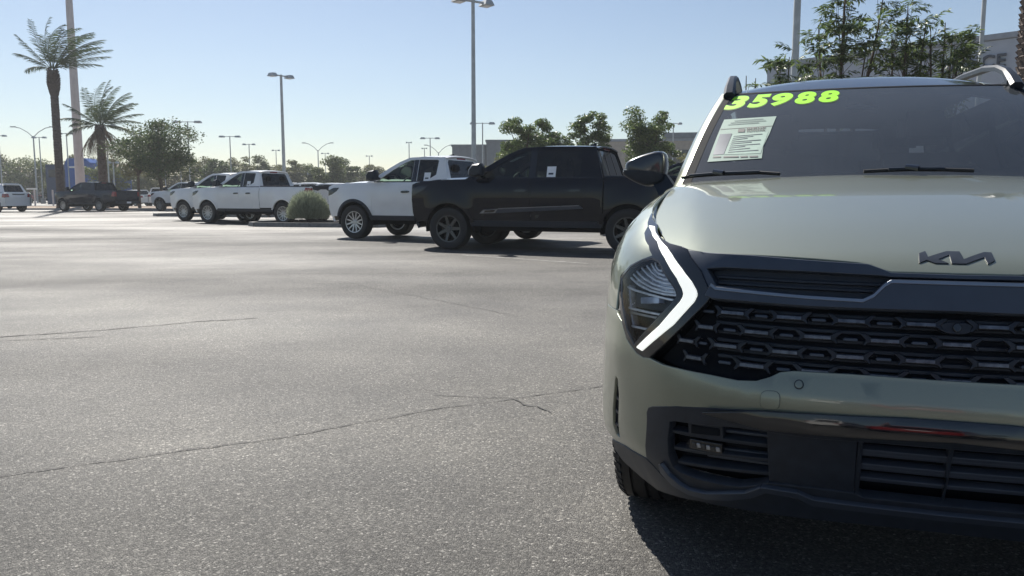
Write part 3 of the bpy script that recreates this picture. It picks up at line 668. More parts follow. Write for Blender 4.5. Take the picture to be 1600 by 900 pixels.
# lower middle grille, plate panels, small fittings of the bumper
cg = [(.212, .447), (-.212, .447), (-.212, .290), (.212, .290)]
lg = panel('lower_grille', cg, SB, 'matte_black', suv, .06, .01, -.045)
for v in (.436, .404, .398, .363, .357, .322):
    panel('grille_slat', [(.205, v), (-.205, v), (-.205, v + (.004 if v in (.398, .357) else .008)), (.205, v + (.004 if v in (.398, .357) else .008))], SB, 'slate_trim', lg, .06, .025, -.014)
for u in (-.205, 0, .205): panel('grille_post', [(u - .004, .292), (u + .004, .292), (u + .004, .446), (u - .004, .446)], SB, 'trim_black', lg, .06, .03, -.008)
for sg in (1, -1):
    panel('plate_panel', [(sg * .216, .445), (sg * .424, .442), (sg * .426, .290), (sg * .214, .291)], SB, 'trim_black', suv, .06, .03, -.004)
    tc = soften([(.449, .507), (.449, .556), (.401, .559), (.400, .512)], 2)
    ring = [(.4247 + (u - .4247) * .955, .5335 + (v - .5335) * .955) for u, v in tc]
    panel('tow_cover', [(sg * u, v) for u, v in tc], SB, 'trim_black', suv, .05, .002, .0010)
    panel('tow_cover_cap', [(sg * u, v) for u, v in ring], SB, 'sage_paint', suv, .03, .003, .0022)
    for u, v in ((.357, .580),):
        panel('parking_sensor', circ(sg * u, v, .0105, 20), SB, 'trim_black', suv, .05, .004, .0015)
        panel('parking_sensor_face', circ(sg * u, v, .0082, 20), SB, 'sage_paint', suv, .05, .004, .003)
panel('bumper_core', [(1.0, .20), (1.0, .88), (-1.0, .88), (-1.0, .20)], SB, 'matte_black', suv, .1, .0, -.075)
# windscreen
fr = .957
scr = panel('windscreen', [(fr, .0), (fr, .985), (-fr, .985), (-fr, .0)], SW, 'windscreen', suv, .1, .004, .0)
panel('screen_seal', [(1.0, -.05), (1.0, 1.0), (-1.0, 1.0), (-1.0, -.05)], SW, 'matte_black', suv, .1, .012, .002, holes=[[(fr, .0), (fr, .985), (-fr, .985), (-fr, .0)]])
panel('frit_band', [(fr, 0), (fr, .985), (-fr, .985), (-fr, 0)], SW, 'matte_black', scr, .1, .0, -.006, holes=[soften([(.925, .085), (.925, .90), (-.925, .90), (-.925, .085)], 2)])
panel('sensor_pod', [(.17, .735), (.15, .745), (.06, .775), (-.01, .74), (-.03, .72), (-.02, .90), (.14, .90)], SW, 'interior', scr, .1, .03, -.012)
panel('sensor_shade', [(.165, .735), (.076, .779), (.068, .779), (-.004, .727), (.02, .725), (.14, .735)], SW, 'lamp_pipe', scr, .1, .004, -.010)
for ch, rl_, rr_ in (('3', .965, .815), ('5', .800, .663), ('9', .648, .508), ('8', .490, .352), ('8', .336, .200)):
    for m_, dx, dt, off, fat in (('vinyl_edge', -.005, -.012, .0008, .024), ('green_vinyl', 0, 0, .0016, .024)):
        me = text_mesh(ch, 1, fat * 2.1, .16, .0)
        xs = [v.co.x for v in me.vertices]; ys = [v.co.y for v in me.vertices]; x0, x1, y0, y1 = min(xs), max(xs), min(ys), max(ys)
        for v in me.vertices:
            a = (v.co.x - x0) / (x1 - x0); b_ = (v.co.y - y0) / (y1 - y0)
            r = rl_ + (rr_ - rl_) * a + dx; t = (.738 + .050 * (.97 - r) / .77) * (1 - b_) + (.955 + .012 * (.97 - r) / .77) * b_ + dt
            v.co = SW.at(r, t) + SW.nrm(r, t) * off
        me.materials.clear()
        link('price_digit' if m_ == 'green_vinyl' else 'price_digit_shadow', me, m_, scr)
panel('price_guide', [(.913, .599), (.583, .614), (.600, .42), (.618, .30), (.612, .193), (.907, .166)], SW, 'paper', scr, .1, .0, .0025)
def onpage(nm, q, m_, k=1): return panel(nm, q, SW, m_, scr, .1, .0, .0025 + .0008 * k)
onpage('guide_sheet', [(.815, .415), (.609, .44), (.624, .235), (.825, .228)], 'paper_light')
onpage('guide_column', [(.897, .427), (.822, .431), (.828, .232), (.890, .226)], 'slate_trim')
onpage('guide_rule', [(.907, .483), (.592, .501), (.592, .495), (.907, .478)], 'ink')
for k in range(9):
    v = .402 - k * .019
    onpage('guide_line', [(.808, v), (.64 + .05 * (k % 3 == 1) + .08 * (k % 4 == 2), v + .015), (.64 + .05 * (k % 3 == 1) + .08 * (k % 4 == 2), v + .009), (.808, v - .005)], 'slate_trim', 2)
for a, b_ in ((.885, .84), (.825, .74), (.73, .69), (.68, .635)): onpage('guide_line', [(a, .212), (b_, .214), (b_, .202), (a, .200)], 'ink', 2)
for k, (a, b_) in enumerate(((.84, .66), (.86, .64), (.87, .68))): onpage('guide_line', [(a, .575 - k * .022), (b_, .585 - k * .022), (b_, .580 - k * .022), (a, .570 - k * .022)], 'slate_trim', 2)
onpage('guide_logo', [(.794, .476), (.753, .477), (.750, .441), (.791, .442)], 'ink', 2)
for tx, b0, b1 in (('BERGE', .463, .484), ('TOYOTA', .438, .459)):
    me = text_mesh(tx, 1, .03, 0, 0); xs = [v.co.x for v in me.vertices]; ys = [v.co.y for v in me.vertices]; x0, x1, y0, y1 = min(xs), max(xs), min(ys), max(ys)
    for v in me.vertices:
        r = .742 - .112 * (v.co.x - x0) / (x1 - x0); t = b0 + (b1 - b0) * (v.co.y - y0) / (y1 - y0) + .008 * (.742 - r) / .1
        v.co = SW.at(r, t) + SW.nrm(r, t) * .0045
    link('guide_lettering', me, 'ink', scr)
# wipers
for pr in ([(1.0, .00), (.953, .015), (.80, .034), (.597, .046), (.499, .036)], [(.11, .052), (0, .060), (-.104, .064), (-.25, .060), (-.382, .050)]):
    P = [SW.at(*q) + SW.nrm(*q) * .022 for q in pr]; w = MB().tube(P, .007, 8)
    wo_ = w.build('wiper', 'rubber', suv)
    P2 = [SW.at(q[0], q[1] - .012) + SW.nrm(*q) * .034 for q in pr[1:4]]; MB().tube(P2, .006, 8).build('wiper_arm', 'trim_black', wo_)
    MB().tube([P2[1] - Vector((.02, .02, 0)), P2[1] + Vector((.0, .02, .006))], .011, 8).build('wiper_joint', 'dark_chrome', wo_)
panel('cowl_tray', [(1.22, -.62), (1.36, -.62), (1.36, .62), (1.22, .62)], Surf(lambda x, y: (x, y, 1.085 + .1 * (x - 1.22)), 1), 'matte_black', suv, .2, .02)
# roof
panel('roof_panel', [(1.885, -.52), (4.2, -.50), (4.2, .50), (1.885, .52)], SR, 'gloss_black', suv, .08, .012, .002)
panel('tailgate_glass', [(-.62, 0), (.62, 0), (.52, 1), (-.52, 1)], Surf(lambda y, t: (4.62 - .36 * t + -.1 * (y / .62) ** 2, y, 1.08 + .44 * t), 1), 'privacy_glass', suv, .15, .01)
MB().box(.55, 4.35, -.80, .80, .22, .30, .02).build('floor_pan', 'matte_black', suv)
MB().box(.30, 1.15, -.62, .62, .30, .80, .03).build('engine_block', 'matte_black', suv)
panel('headliner', [(1.95, -.6), (4.1, -.6), (4.1, .6), (1.95, .6)], SR, 'interior', suv, .15, .0, -.04)
# cabin
def cabin(root, x0, seats, yw, zf, zd, sc=1.):
    MB().add([(x0, -yw, zd - .03), (x0 + .42, -yw, zd + .02), (x0 + .52, -yw, zd - .12), (x0 + .5, -yw, zf), (x0, -yw, zf), (x0, yw, zd - .03), (x0 + .42, yw, zd + .02), (x0 + .52, yw, zd - .12), (x0 + .5, yw, zf), (x0, yw, zf)],
             [(0, 1, 6, 5), (1, 2, 7, 6), (2, 3, 8, 7), (0, 5, 9, 4), (0, 4, 3, 2, 1), (5, 6, 7, 8, 9)]).build('dashboard', 'interior', root, False)
    st_ = MB().lathe([(.185 + .016 * math.cos(a), .016 * math.sin(a)) for a in [k * math.pi / 3 for k in range(6)]], 22, 'z', closed=True).build('steering_wheel', 'interior', root)
    st_.location = (x0 + .66, -.40 * yw / .7, zd - .03); st_.rotation_euler = (0, R(-62), 0)
    for xs_ in seats:
        for y in (-.38, .38):
            s = MB().box(xs_, xs_ + .5, y - .25, y + .25, zf + .15, zf + .36, .06).hexa([(xs_ + .42, y - .24, zf + .30), (xs_ + .56, y - .24, zf + .30), (xs_ + .56, y + .24, zf + .30), (xs_ + .42, y + .24, zf + .30)], [(xs_ + .62, y - .20, zf + .92), (xs_ + .72, y - .20, zf + .92), (xs_ + .72, y + .20, zf + .92), (xs_ + .62, y + .20, zf + .92)]).build('seat', 'seat_cloth', root, True, 30)
            MB().box(xs_ + .63, xs_ + .74, y - .13, y + .13, zf + .96, zf + 1.14, .04).build('headrest', 'seat_cloth', s)
cabin(suv, 1.30, (2.0, 2.95), .70, .36, 1.06)
MB().box(1.35, 4.3, -.72, .72, .30, .36).build('cabin_floor', 'interior', suv)
MB().box(4.05, 4.15, -.7, .7, .36, 1.05).build('boot_wall', 'interior', suv)

# ------------------------------------------------------------------ pickups and other cars
HEAD = R(-22)                                # all stand parallel: tails to the right and a little nearer
def paper_sticker(S, cx, cz, w, h, parent):
    p = panel('window_sticker', [(cx - w, cz - h), (cx + w, cz - h), (cx + w, cz + h), (cx - w, cz + h)], S, 'paper_white', parent, .2, .002, .006)
    panel('sticker_print', [(cx - w * .6, cz - h * .55), (cx + w * .5, cz - h * .55), (cx + w * .5, cz - h * .2), (cx - w * .6, cz - h * .2)], S, 'slate_trim', parent, .2, .0, .0075)
def vehicle(name, label, cat, wheel_at, paint, kind='crew', group=None, rz=HEAD, sc=1.03, flare='trim_black', rim='six', sticker=False, plate_strip=False, front_detail=True, tail_black=False, wr=.405, rails=False):
    """wheel_at: ground point under the near (left) front wheel."""
    XF = .97; suvk = kind == 'suv'
    wb = 2.95 if suvk else 3.47 if kind == 'crew' else 3.70; XR = XF + wb; L = 4.98 if suvk else 5.93
    xe = {'crew': 3.98, 'double': 3.56, 'suv': 4.55}[kind]
    ca, sa = math.cos(rz), math.sin(rz); wx, wy = XF * sc, -.90 * sc
    root = thing(name, label, cat, (wheel_at[0] - (wx * ca - wy * sa), wheel_at[1] - (wx * sa + wy * ca), 0), rz, group, sc)
    ZH = pchip([.10, .16, .25, .5, 1.0, 1.5], [1.205, 1.275, 1.312, 1.342, 1.364, 1.372])
    YZ = pchip([.3, .5, .62, .8, 1.0, 1.18, 1.30, 1.40], [-.06, -.035, -.018, -.004, 0, -.008, -.04, -.085])
    def yb(x, z):
        y = 1.0 + YZ(z); t = max(0, (1.15 - x) / 1.15); y -= .11 * t ** 2.8
        t = max(0, (x - L + .5) / .5); y -= .05 * t * t
        for cx in (XF, XR):                   # swollen wheel arches
            d = math.hypot(x - cx, (z - .55)); y += .030 * math.exp(-(d / .52) ** 6)
        y -= .018 * math.exp(-((z - .72) / .09) ** 2) * sstep(1.5, 1.7, x) * (1 - sstep(xe - .3, xe, x))
        return y
    SS = Surf(lambda x, z: (x, yb(x, z), z), -1)
    SGH = Surf(lambda x, z: (x, .905 - (z - 1.3) * .30 - .02 * (z - 1.3) ** 2, z), -1)
    SHD = Surf(lambda x, y: (x + .06 * (abs(y) / .8) ** 3, y, ZH(x) - .045 * (abs(y) / .85) ** 4 + .02 * math.exp(-((abs(y) - .45) / .12) ** 2) * sstep(.2, .9, x)), 1)
    xt = 2.36
    def wsf(r, t):
        y = r * (.86 * (1 - t) + .69 * t)
        return ((1.18 + .20 * r * r) * (1 - t) + (xt - .06 + .12 * r * r) * t, y, 1.325 * (1 - t) + (1.905 - .03 * r * r) * t + .035 * math.sin(math.pi * max(0, min(1, t))))
    SWS = Surf(wsf, -1)
    xr = xe - .20 if not suvk else xe - .30
    RZ2 = pchip([xt - .12, xt + .15, 2.8, 3.3, max(3.4, xr)], [1.895, 1.932, 1.955, 1.95, 1.925 if not suvk else 1.90])
    SRF = Surf(lambda x, y: (x + .06 * (y / .7) ** 2 * (1 if x < 2.6 else 0), y, RZ2(x) - .05 * (abs(y) / .69) ** 3), 1)
    SRE = Surf(lambda y, t: (xe - .015 - (xe - xr) * t - .010 * (abs(y) / .85) ** 3, y * (1 - .19 * t), 1.30 + .60 * t), 1)
    SF = Surf(lambda y, z: (pchip_f(z) + .20 * (abs(y) / .9) ** 3.2, y, z), -1)
    hedge = [(x, ZH(x) - .035) for x in (.16, .25, .5, .8, 1.1, 1.5)]
    arc_ = lambda cx, r: [(cx + r * math.cos(t), wr + r * math.sin(t)) for t in [math.pi * k / 20 for k in range(21)]]
    ra = wr + .085; zs = .56
    def cut(cx, r, z0): return [p for p in arc_(cx, r) if p[1] >= z0]
    for sg in (1, -1):
        near = sg < 0; S = SS.side(sg); G = SGH.side(sg)
        af = cut(XF, ra, .52)
        fr_ = [(.22, .52), (.17, .70), (.15, .95)] + hedge + [(1.49, zs)] + [(af[0][0], zs)] + af + []
        panel('front_wing', fr_, S, paint, root, .12, .012)
        panel('headlamp', [(.16, 1.03), (.17, 1.16), (.34, 1.215), (.52, 1.215), (.44, 1.14), (.28, 1.06)], S, 'gloss_black', root, .1, .02, .006)
        x1 = 2.62
        doors = [('front_door', 1.502, x1)]
        if not suvk: doors.append(('rear_door', x1 + .012, xe - .34))
        else: doors.append(('rear_door', x1 + .012, 3.50))
        for nm, a, b_ in doors:
            pl = [(a, zs), (b_, zs), (b_, 1.33), (a, 1.34)]
            if suvk and nm == 'rear_door': pl = [(a, zs)] + [(b_ - .22, zs), (b_ - .03, .85), (b_, 1.0), (b_, 1.33), (a, 1.34)]
            d = panel(nm, pl, S, paint, root, .12, .012)
            hm = 'gloss_black'
            panel('door_handle', soften([(b_ - .27, 1.09), (b_ - .06, 1.10), (b_ - .06, 1.14), (b_ - .27, 1.135)], 1), S, hm, d, .1, .04, .035)
        if not suvk:
            panel('cab_corner', [(xe - .332, zs), (xe, zs), (xe, 1.33), (xe - .332, 1.33)], S, paint, root, .12, .012)
            ar = cut(XR, ra, .60)
            panel('bed_side', [(xe + .025, 1.365), (xe + .025, .60), (ar[-1][0], .60)] + ar[::-1] + [(5.80, .66), (5.86, .80), (5.86, 1.345)], S, paint, root, .12, .02)
            panel('bed_rail', [(xe + .025, 1.375), (5.86, 1.355), (5.86, 1.325), (xe + .025, 1.345)], S, 'trim_black', root, .3, .06, .006)
            panel('tail_lamp', [(5.63, 1.00), (5.865, .98), (5.865, 1.29), (5.69, 1.30), (5.66, 1.16)], S, 'tail_red', root, .1, .03, .008)
        else:
            ar = cut(XR, ra, .55)
            panel('rear_quarter', [(3.512, 1.33), (3.512, 1.0), (ar[-1][0] + .0, .86)][0:2] + [p for p in ar[::-1] if p[0] > 3.515 or p[1] > .85] + [(4.80, .60), (4.88, .80), (4.86, 1.25), (4.70, 1.33)], S, paint, root, .12, .02)
            panel('tail_lamp', [(4.60, 1.02), (4.875, .98), (4.86, 1.24), (4.64, 1.25)], S, 'tail_red', root, .1, .03, .008)
            panel('rear_bumper_corner', [(XR + ra * .99, .40), (4.86, .40), (4.90, .62), (XR + ra * .9, .62)], S, 'trim_black' if paint != 'white_paint' else paint, root, .12, .03, .01)
        panel('sill', [(XF + ra * .96, .46), (XR - ra * .96, .46), (XR - ra * .9, .565), (XF + ra * .9, .565)], S, 'trim_black', root, .3, .05, .004)
        for cx in (XF, XR):
            t0 = .08; tt = [math.pi * (t0 + (1 - 2 * t0) * k / 18) for k in range(19)]
            panel('arch_flare', [(cx + (ra + .055) * math.cos(t), wr + (ra + .055) * math.sin(t)) for t in tt] + [(cx + (ra - .006) * math.cos(t), wr + (ra - .006) * math.sin(t)) for t in tt[::-1]], S, flare, root, .12, .05, .014)
            wheel(root, cx, sg * .885, wr, .27, rim, sg)
            MB().liner(ra + .004, sg * .62, sg * .93, cx, wr).build('arch_liner', 'matte_black', root)
        # greenhouse
        fw = [(1.62, 1.365), (2.555, 1.36), (2.56, 1.85), (2.46, 1.847), (2.28, 1.78), (1.98, 1.62), (1.66, 1.42)]
        if kind == 'crew': wins = [fw, [(2.69, 1.36), (3.50, 1.36), (3.56, 1.44), (3.52, 1.84), (2.69, 1.855)]]
        elif kind == 'double': wins = [fw, [(2.69, 1.36), (2.95, 1.36), (3.20, 1.50), (3.22, 1.82), (3.18, 1.84), (2.69, 1.855)]]
        else: wins = [fw, [(2.69, 1.36), (3.42, 1.36), (3.45, 1.83), (2.69, 1.855)], [(3.56, 1.40), (4.20, 1.42), (4.05, 1.80), (3.55, 1.83)]]
        gh = [(1.22, 1.305), (1.47, 1.43), (1.88, 1.665), (2.16, 1.81), (2.42, 1.903), (2.8, 1.92), (xr, 1.895), (xe - .02, 1.305)]
        panel('cab_frame', gh, G, paint, root, .15, .03, 0, holes=wins)
        panel('pillar_trim', [(2.563, 1.362), (2.682, 1.362), (2.682, 1.848), (2.568, 1.845)], G, 'gloss_black', root, .2, .004, .004)
        for k, w in enumerate(wins):
            wo_ = panel('side_window', w, G, 'side_glass' if k == 0 else 'privacy_glass', root, .2, .003, -.012)
            if sticker and near and k == 1: paper_sticker(G, w[0][0] + (.28 if kind == 'double' else .30), 1.455, .085, .095, wo_)
        panel('belt_trim', [(1.50, 1.338), (xe - .06, 1.338), (xe - .06, 1.358), (1.50, 1.362)], G, 'gloss_black', root, .3, .01, .006)
        # mirror
        q = [(1.47, 1.40), (1.59, 1.36), (1.73, 1.40), (1.75, 1.55), (1.71, 1.62), (1.55, 1.60), (1.47, 1.50)]
        b = MB(); vs = []
        for y, k in ((.99, .75), (1.03, 1.), (1.16, .98), (1.20, .72)): vs += [(1.61 + (x - 1.61) * k, sg * y, 1.5 + (z - 1.5) * k) for x, z in q]
        n = len(q); b.add(vs, [(i * n + j, i * n + (j + 1) % n, (i + 1) * n + (j + 1) % n, (i + 1) * n + j) for i in range(3) for j in range(n)] + [tuple(range(n)), tuple(range(3 * n, 4 * n))])
        mo = b.build('wing_mirror', 'trim_black', root, True, 45)
        MB().box(1.57, 1.67, min(sg * .86, sg * 1.02), max(sg * .86, sg * 1.02), 1.40, 1.455, .015).build('mirror_arm', 'trim_black', mo)
        if plate_strip and near:
            st = panel('door_moulding', [(1.62, .70), (1.92, .71), (3.95 - .32, .80), (3.56, .855), (2.0, .79), (1.68, .765)], S, 'slate_trim', root, .15, .02, .012)
            panel('moulding_line', [(1.99, .783), (3.56, .850), (3.545, .857), (2.0, .797)], S, 'satin_chrome', root, .2, .01, .016)
            panel('moulding_badge', [(1.62, .700), (1.93, .712), (1.99, .785), (1.70, .765)], S, 'satin_chrome', root, .15, .006, .017)
            panel('badge_plate', [(1.70, .715), (1.90, .722), (1.94, .772), (1.74, .757)], S, 'gloss_black', root, .15, .004, .020)
        if rails: MB().tube([(2.5, sg * .60, 1.93), (2.6, sg * .60, 2.0), (4.0, sg * .59, 1.985), (4.15, sg * .59, 1.91)], .02, 6).build('roof_rail', 'trim_black', root)
    wid = .84
    panel('bonnet', [(.17, -.80), (.20, -.86), (1.42, -.93), (1.40, -.6), (1.30, 0), (1.40, .6), (1.42, .93), (.20, .86), (.17, .80), (.12, .5), (.11, 0), (.12, -.5)], SHD, paint, root, .1, .02)
    panel('front_face', [(-.86, .55), (.86, .55), (.86, 1.20), (-.86, 1.20)], SF, 'gloss_black' if paint != 'white_paint' else paint, root, .15, .04, -.01)
    g = panel('grille', [(-.60, .66), (.60, .66), (.66, 1.05), (.56, 1.15), (-.56, 1.15), (-.66, 1.05)], SF, 'matte_black', root, .15, .03, .006)
    if front_detail:
        for k in range(6): panel('grille_bar', [(-.60, .70 + k * .065), (.60, .70 + k * .065), (.60, .72 + k * .065), (-.60, .72 + k * .065)], SF, 'dark_chrome', g, .2, .02, .016)
        for sg in (1, -1): panel('front_lamp', [(sg * .64, .96), (sg * .87, .98), (sg * .87, 1.09), (sg * .62, 1.08)], SF, 'lamp_inside', root, .15, .03, .006)
    panel('front_bumper', [(-.87, .40), (.87, .40), (.88, .64), (-.88, .64)], Surf(lambda y, z: (.01 + .22 * (abs(y) / .9) ** 3.2 + .05 * max(0, .5 - z) / .1, y, z), -1), 'trim_black' if paint != 'white_paint' else paint, root, .12, .05)
    panel('windscreen', [(.95, .02), (.95, .97), (-.95, .97), (-.95, .02)], SWS, 'side_glass', root, .2, .004)
    panel('screen_frame', [(1.03, -.05), (1.03, 1.02), (-1.03, 1.02), (-1.03, -.05)], SWS, paint, root, .2, .03, .002, holes=[[(.95, .02), (.95, .97), (-.95, .97), (-.95, .02)]])
    panel('roof_panel', [(xt - .14, -.69), (xr + .03, -.69), (xr + .03, .69), (xt - .14, .69)], SRF, paint, root, .12, .03, .002)
    fin = MB().add([(xr - .42, -.03, 1.93), (xr - .20, -.03, 1.93), (xr - .20, .03, 1.93), (xr - .42, .03, 1.93), (xr - .23, -.008, 2.0), (xr - .20, -.008, 2.0), (xr - .20, .008, 2.0), (xr - .23, .008, 2.0)], [(0, 1, 5, 4), (1, 2, 6, 5), (2, 3, 7, 6), (3, 0, 4, 7), (4, 5, 6, 7)])
    fin.build('antenna_fin', 'gloss_black' if not sticker or paint == 'black_paint' else 'gloss_black', root, False)
    # back of the cab
    rw = [(-.72, .12), (.72, .12), (.74, .80), (.68, .90), (-.68, .90), (-.74, .80)]
    panel('cab_back', [(-.905, 0), (.905, 0), (.86, 1.0), (-.86, 1.0)], SRE, paint if paint == 'white_paint' else 'matte_black', root, .15, .03, 0, holes=[rw])
    rg = panel('rear_window', rw, SRE, 'privacy_glass', root, .2, .004, -.008)
    for u in (-.26, .26): panel('window_divider', [(u - .012, .13), (u + .012, .13), (u + .012, .89), (u - .012, .89)], SRE, 'gloss_black', rg, .3, .004, -.002)
    panel('brake_light', [(-.22, .935), (.22, .935), (.22, .985), (-.22, .985)], SRE, 'tail_red' if not suvk else 'gloss_black', root, .2, .02, .012)
    if not suvk:
        b = MB().box(xe + .02, xe + .07, -.90, .90, .62, 1.34).box(xe + .05, 5.84, -.88, .88, .60, .82)
        for sg in (1, -1): b.box(xe + .05, 5.84, sg * .89 - .03, sg * .89 + .03, .8, 1.33)
        b.build('cargo_bed', 'matte_black', root, False)
        tg = MB().box(5.82, 5.89, -.80, .80, .72, 1.33, .02).build('tailgate', paint, root)
        MB().box(5.80, 5.915, -.81, .81, 1.325, 1.375, .012).build('tailgate_cap', 'trim_black', tg)
        if tail_black:
            MB().prism([(5.893, -.80, 1.33), (5.893, .80, 1.33), (5.893, .80, 1.24), (5.893, .55, 1.20), (5.893, .40, 1.25), (5.893, .1, 1.25), (5.893, 0, 1.19), (5.893, -.1, 1.25), (5.893, -.40, 1.25), (5.893, -.55, 1.20), (5.893, -.80, 1.24)], (.006, 0, 0)).build('tailgate_band', 'trim_black', tg, False)
            MB().box(5.892, 5.902, .36, .70, .98, 1.08).build('tailgate_badge', 'slate_trim', tg)
        else:
            MB().box(5.892, 5.905, -.14, .14, 1.16, 1.22).build('tailgate_handle', 'trim_black', tg)
        for sg in (1, -1):
            MB().box(5.80, 5.885, min(sg * .81, sg * .93), max(sg * .81, sg * .93), .70, 1.34, .015).build('bed_post', paint, root)
            MB().box(5.84, 5.898, min(sg * .82, sg * .92), max(sg * .82, sg * .92), .99, 1.29, .01).build('rear_lamp', 'tail_red', root)
        bp = MB().box(5.84, 6.02, -.92, .92, .50, .68, .03).build('rear_bumper', 'trim_black' if paint != 'white_paint' or tail_black else 'satin_chrome', root)
        MB().box(6.021, 6.027, -.17, .17, .53, .65).build('plate', 'paper_white', bp)
    else:
        SBk = Surf(lambda y, z: (4.87 + .04 * math.sin((z - .5) / .9 * math.pi) - .16 * (abs(y) / .95) ** 4, y, z), 1)
        panel('tailgate', [(-.93, .62), (.93, .62), (.91, 1.32), (-.91, 1.32)], SBk, paint, root, .15, .03)
        panel('tailgate_shelf', [(-.9, 0), (.9, 0), (.86, 1), (-.86, 1)], Surf(lambda y, t: (xe - .03 + (4.88 - xe) * (1 - t), y, 1.315 + .012 * t), 1), paint, root, .2, .02)
        for sg in (1, -1): panel('rear_lamp', [(sg * .66, 1.02), (sg * .91, 1.02), (sg * .90, 1.24), (sg * .70, 1.24)], SBk, 'tail_red', root, .15, .02, .012)
        panel('tailgate_trim', [(-.42, 1.17), (.42, 1.17), (.46, 1.25), (-.46, 1.25)], SBk, 'gloss_black', root, .2, .02, .012)
        panel('plate', [(-.16, 1.0), (.16, 1.0), (.16, 1.13), (-.16, 1.13)], SBk, 'paper_white', root, .2, .01, .012)
        panel('rear_bumper', [(-.94, .42), (.94, .42), (.94, .62), (-.94, .62)], Surf(lambda y, z: (4.93 - .18 * (abs(y) / .95) ** 4, y, z), 1), paint if paint == 'white_paint' else 'trim_black', root, .15, .05)
        panel('roof_spoiler', [(-.70, .93), (.70, .93), (.70, 1.05), (-.70, 1.05)], SRE, paint, root, .2, .05, .06)
    MB().box(.35, L - .25, -.62, .62, .36, .56, .03).box(1.2, xe - .1, -.80, .80, .50, .62, .02).box(.45, 1.35, -.68, .68, .45, 1.08, .04).build('chassis', 'matte_black', root)
    MB().tube([(XF, -.75, wr - .05), (XF, .75, wr - .05)], .05, 8).tube([(XR, -.75, wr), (XR, .75, wr)], .07, 8).lathe([(.001, -.16), (.15, -.10), (.17, 0), (.15, .10), (.001, .16)], 12, cen=(XR, 0, wr)).build('axle', 'matte_black', root)
    cabin(root, 1.45, (2.25, 3.05) if kind != 'double' else (2.25, 2.75), .78, .60, 1.32)
    MB().box(1.5, xe - .1, -.84, .84, .58, .64).build('cabin_floor', 'interior', root)
    return root
pchip_f = pchip([.40, .55, .70, .95, 1.10, 1.16], [.08, .03, .02, .03, .06, .10])

vehicle('pickup_truck', 'black crew cab pickup with dark mesh wheels and a chrome door strip', 'pickup truck', (-1.21, 15.66), 'black_paint', 'crew', 'pickups parked side by side', sticker=True, plate_strip=True, rim='mesh', flare='black_paint')
vehicle('pickup_truck', 'white pickup standing directly behind the black pickup, its door sticker in the rear window', 'pickup truck', (-3.84, 19.67), 'white_paint', 'double', 'pickups parked side by side', sticker=True, rz=R(-27))
vehicle('pickup_truck', 'white pickup with its tail lamp beside the grey round bush', 'pickup truck', (-11.66, 30.71), 'white_paint', 'double', 'pickups parked side by side', sticker=True, tail_black=True, flare='white_paint', rz=R(-27))
vehicle('pickup_truck', 'white pickup half hidden behind the one beside the bush', 'pickup truck', (-13.89, 33.87), 'white_paint', 'double', 'pickups parked side by side', flare='white_paint', rz=R(-27))
vehicle('pickup_truck', 'far white pickup next to the tree, right of the dark pickup tailgate', 'pickup truck', (-24.25, 55.1), 'white_paint', 'crew', 'pickups parked side by side', front_detail=False)
vehicle('pickup_truck', 'far dark navy pickup parked under the two palms', 'pickup truck', (-31.1, 55.4), 'navy_paint', 'crew', 'pickups parked side by side', front_detail=False, rz=R(-24), flare='navy_paint')
vehicle('parked_suv', 'white SUV seen from behind, leftmost car at the picture edge', 'SUV', (-36.2, 53.1), 'white_paint', 'suv', 'cars parked on the far side', sc=.95, front_detail=False, rim='mesh', rails=True)
vehicle('parked_suv', 'dark SUV behind the sage SUV wing mirror', 'SUV', (2.9, 21.2), 'navy_paint', 'suv', 'cars parked on the far side', sc=1.0, front_detail=False, rails=True)
vehicle('parked_suv', 'white SUV far behind the dark pickup, beside the spreading tree trunk', 'SUV', (-36.2, 81), 'white_paint', 'suv', 'cars parked on the far side', sc=.95, front_detail=False, rz=R(-75))
vehicle('parked_suv', 'white car with its roof showing above the dark pickup tailgate', 'car', (-41.5, 84), 'white_paint', 'suv', 'cars parked on the far side', sc=.86, front_detail=False)
vehicle('parked_suv', 'white car with only its roof showing above the bush', 'car', (-12.4, 46.5), 'white_paint', 'suv', 'cars parked on the far side', sc=.92, front_detail=False)
vehicle('parked_suv', 'white car with only its roof showing left of the front white pickup bonnet', 'car', (-10.4, 50.5), 'white_paint', 'suv', 'cars parked on the far side', sc=.96, front_detail=False, rz=R(170))
vehicle('parked_suv', 'red car far behind the white SUV at the left edge', 'car', (-73.2, 124), 'red_paint', 'suv', 'cars parked on the far side', sc=.9, front_detail=False, rz=R(160))
vehicle('parked_suv', 'black car far off beside the red car', 'car', (-71.8, 128), 'black_paint', 'suv', 'cars parked on the far side', sc=.85, front_detail=False, rz=R(165))
vehicle('parked_suv', 'red car whose top shows between the tall palm and the pale pole', 'car', (-59.5, 107), 'red_paint', 'suv', 'cars parked on the far side', sc=.9, front_detail=False, rz=R(-20))

for lb, ct, at_, pt, kd, rz_ in (('red SUV parked behind the photographer, mirrored low in the sage SUV bumper', 'SUV', (1.2, -9.5), 'red_paint', 'suv', 100), ('white SUV parked behind the photographer, mirrored in the sage SUV bumper', 'SUV', (-2.2, -11), 'white_paint', 'suv', 100), ('white pickup parked behind the photographer, mirrored in the sage SUV bumper', 'pickup truck', (5.2, -9), 'white_paint', 'crew', 100)):
    vehicle('parked_suv' if kd == 'suv' else 'pickup_truck', lb, ct, at_, pt, kd, 'cars behind the photographer', front_detail=False, rz=R(rz_), sc=.96)
